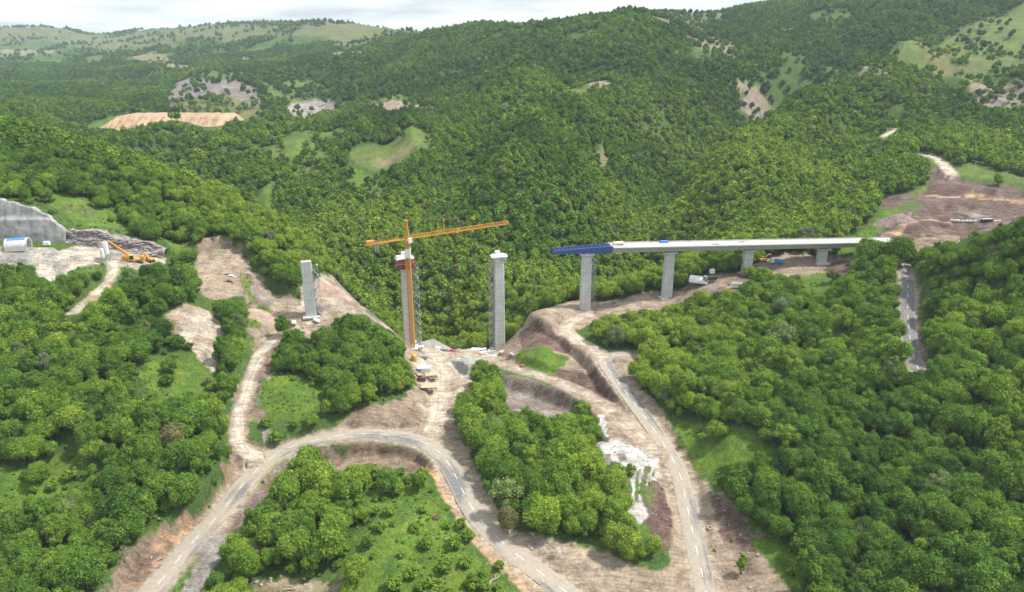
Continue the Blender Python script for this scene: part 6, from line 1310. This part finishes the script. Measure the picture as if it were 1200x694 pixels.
# the ochre tip on the far slope: a flat-topped bank with gullied face
def tip():
    n, k = 180, 34; V = []; Y0, Y1, Y2, ZTOP = 984.0, 1016.0, 1066.0, 42.5
    for j in range(k):
        for i in range(n):
            u_ = i / (n - 1); xa = -580 + 194 * u_; xb = -566 + 178 * u_; ed = min(1, u_ * 7, (1 - u_) * 14)
            if j < 22:
                f = j / 21; gul = abs(float(fbm(u_ * 24, f * 1.2, 61, 3))) * 12 * math.sin(math.pi * min(1, f * .95 + .03)); x_ = xa + (xb - xa) * f; y_ = Y0 + (Y1 - Y0) * f + gul; zg = g1(x_, y_)
                z_ = zg - 1 + max(0, ZTOP - zg + 1) * f * ed + float(fbm(u_ * 30, f * 3, 66, 3)) * 1.6 * f
            else:
                e = (j - 21) / 12; x_ = xb + 6 * e; y_ = Y1 + (Y2 - Y1) * e; zg = g1(x_, y_); z_ = max(zg + .2, zg - 1 + (ZTOP - zg + 1) * ed) + float(fbm(u_ * 30, 3 + e * 2, 66, 3)) * 1.2
                if j == k - 1: z_ -= 4
            V.append((x_, y_, z_))
    ix = np.arange(n * k).reshape(k, n); Q_ = np.stack([ix[:-1, :-1], ix[:-1, 1:], ix[1:, 1:], ix[1:, :-1]], -1).reshape(-1, 4)
    me = np_mesh('spoil_bank', np.array(V), Q_, M['ochre']); me.shade_smooth(); o = bpy.data.objects.new('spoil_bank', me); C.objects.link(o); tag(o, 'long flat topped ochre earth bank on the far left slope', 'earth bank')
tip()
def rock_mesh(seed):
    r_ = np.random.default_rng(seed); v, f = ICO2; d = 1 + (fbm(v[:, 0] * 1.7 + seed, v[:, 1] * 1.7 + v[:, 2], seed, 3)) * .8; v = v * d[:, None] * np.array([1, .8, .62]); me = np_mesh('boulder', v, f, M['boulder']); return me
RK = [rock_mesh(k) for k in range(4)]
ZONES = [((-17.7, 342.0, 1.5), 16, 9, 22, 'pale boulder among the rubble by the white capped pier'), ((-100.8, 329.7, 22.8), 13, 7, 14, 'pale boulder on the bare ground by the short leftmost pier'), ((-110.6, 191.0, -0.3), 9, 14, 14, 'boulder on the cut bank above the left road'), ((74.5, 190.0, -1.8), 6, 10, 12, 'boulder on the bare bank right of the right road'), ((-30.1, 331.8, 2.4), 12, 14, 16, 'pale boulder beside the crane track'),
  ((-68.2, 177.9, -0.9), 9, 5, 12, 'pale stone in the dry patch inside the loop'),  ((43.0, 379.7, 15.5), 14, 8, 14, 'boulder on the bench under the blue nose'), ((11.1, 192.4, 1.3), 18, 8, 14, 'stone on the bare strip right of the loop'), ((-206.9, 336.3, 55.0), 20, 10, 18, 'pale boulder in the portal yard'), ((8.0, 306.2, 5.7), 16, 10, 12, 'boulder on the bank below the haul track')]
for zi, (p, ax, ay, n, lab) in enumerate(ZONES):
    for i in range(n):
        x_, y_ = p[0] + rng.normal() * ax * .6, p[1] + rng.normal() * ay * .6
        if sample(ROADD, np.array([x_]), np.array([y_]))[0] < 1: continue
        s = rng.uniform(.35, 1.0) ** 2 * .65 + .14; o = bpy.data.objects.new('boulder', RK[i % 4]); C.objects.link(o); o.location = (x_, y_, g1(x_, y_) + s * .15); o.scale = (s, s, s); o.rotation_euler = (0, 0, i * 1.3); tag(o, lab, 'boulder', lab + 's')
for i, (p, rz, L_, lab) in enumerate([((-7.3, 175.7, -0.2), 1.1, 6, 'long pale fallen log beside the inner edge of the loop road'), ((-5.3, 178.4, -0.0), .7, 4.5, 'short pale fallen log near the loop road'), ((-20.0, 193.5, 3.1), .2, 4, 'weathered log lying in the loop meadow'), ((-67.5, 175.3, -1.2), .1, 4, 'weathered log in the dry patch inside the loop'), ((-113.2, 188.2, -0.2), .8, 4.5, 'uprooted log on the cut bank above the left road')]):
    t_ = thing('fallen_log', lab, 'log', (p[0], p[1], g1(p[0], p[1]) + .3), rz); MB().tube([(-L_ / 2, 0, 0), (-L_ / 6, .15, .1), (L_ / 5, -.1, .05), (L_ / 2, .1, .2)], [.34, .3, .24, .12], 7).build('stem', M['deadwood'], t_); MB().tube([(0, 0, .1), (.9, .7, .7), (1.5, 1.2, .9)], [.14, .1, .04], 5).build('branch', M['deadwood'], t_)
p = (-25.6, 202.5, 4.5); t_ = thing('brush_pile', 'red brown pile of cut brush in the loop meadow', 'brush pile', (p[0], p[1], g1(p[0], p[1])), 0); b_ = MB(); rr = random.Random(4)
for i in range(26): a = rr.uniform(0, 6.28); b_.bar((math.cos(a) * 1.3, math.sin(a) * 1.3, rr.uniform(0, .5)), (-math.cos(a + .6) * 1.2, -math.sin(a + .6) * 1.2, rr.uniform(.3, 1.1)), .14)
b_.build('sticks', M['rust'], t_)
# bare dead trees at the wood's edge and poles
def dead_tree(p, h_, seed, lab):
    t_ = thing('dead_tree', lab, 'dead tree', (p[0], p[1], g1(p[0], p[1])), seed); r_ = random.Random(seed); MB().tube([(0, 0, -.4), (.1, 0, h_ * .5), (.3, .1, h_)], [.22, .15, .03], 6).build('trunk', M['deadwood'], t_)
    b_ = MB()
    for i in range(14):
        z = h_ * r_.uniform(.3, .92); a = r_.uniform(0, 6.28); l = (h_ - z) * r_.uniform(.35, .6) + .5; q = (math.cos(a) * l, math.sin(a) * l, z + l * .7); b_.tube([(.15, 0, z), (q[0] * .5, q[1] * .5, z + l * .3), q], [.08, .055, .02], 4)
        for s in (-.5, .5): b_.tube([(q[0] * .5, q[1] * .5, z + l * .3), (math.cos(a + s) * l * .9, math.sin(a + s) * l * .9, z + l * .65)], [.05, .015], 3)
    b_.build('branches', M['deadwood'], t_)
dead_tree((-120.2, 182.6, 0.2), 6.5, 3, 'bare grey dead tree above the cut bank of the left road'); dead_tree((3.5, 202.2, 3.0), 6, 7, 'bare leafless tree beside the olive brown tree by the loop'); dead_tree((-136.9, 233.1, 19.8), 7, 11, 'bare dead tree in the left wood below the bright meadow')
def pole(name, p, h_, lab, cat, arms=True):
    t_ = thing(name, lab, cat, (p[0], p[1], g1(p[0], p[1])), .3); MB().tube([(0, 0, -.5), (0, 0, h_)], [.2, .12], 6).build('mast', M['galv'], t_)
    if arms: MB().box((0, 0, h_ - .7), (2.2, .14, .16)).build('crossarm', M['timber'], t_)
pole('utility_pole', (345.5, 504.0, 57.1), 11, 'thin utility pole on the grass strip above the spoil terraces', 'utility pole')
pole('utility_pole', (332.3, 520.2, 57.5), 10, 'thin utility pole left along the grass strip above the terraces', 'utility pole')
pole('radio_mast', (-941.6, 2918.7, 166.6), 34, 'thin radio mast on the far skyline ridge', 'radio mast', False)
pole('marker_post', (-33.3, 204.8, 5.2), 2.2, 'short pale post standing in the loop meadow', 'post', False)
# culvert mouths and kerb drain by the right road
p = (67.4, 203.7, -0.2); t_ = thing('drain_box', 'small dark drain box beside the right road', 'drain', (p[0], p[1], g1(p[0], p[1])), .2); MB().box((0, 0, .3), (1.2, 1.6, .8)).build('drain_body', M['fresh'], t_); MB().box((0, 0, .72), (.9, 1.3, .06)).build('grating', M['dark'], t_)

# ------------------------------------------------------------------ the air over the valley
hz = MB().box((0, 3300, 160), (16800, 6900, 420)).build('haze', bpy.data.materials.new('haze_air'))
tag(hz, kind='stuff', label='thin pale haze filling the valley air')
hm = hz.data.materials[0]; hm.use_nodes = True; t = hm.node_tree; t.nodes.clear()
ho = t.nodes.new('ShaderNodeOutputMaterial'); pv = t.nodes.new('ShaderNodeVolumePrincipled')
pv.inputs['Color'].default_value = (.70, .86, 1.0, 1); pv.inputs['Density'].default_value = .00007; pv.inputs['Anisotropy'].default_value = .1
t.links.new(pv.outputs[0], ho.inputs['Volume'])
zmin, zmax = float(Z.min()), float(max(Z.max() + 25, 210))
hz.data.vertices.foreach_set('co', np.array([(x, y, z) for z in (zmin - 1, zmax) for x, y in ((-9900, -150), (9900, -150), (9900, 6550), (-9900, 6550))], np.float32).ravel()); hz.data.update()
print('Z range', zmin, zmax)
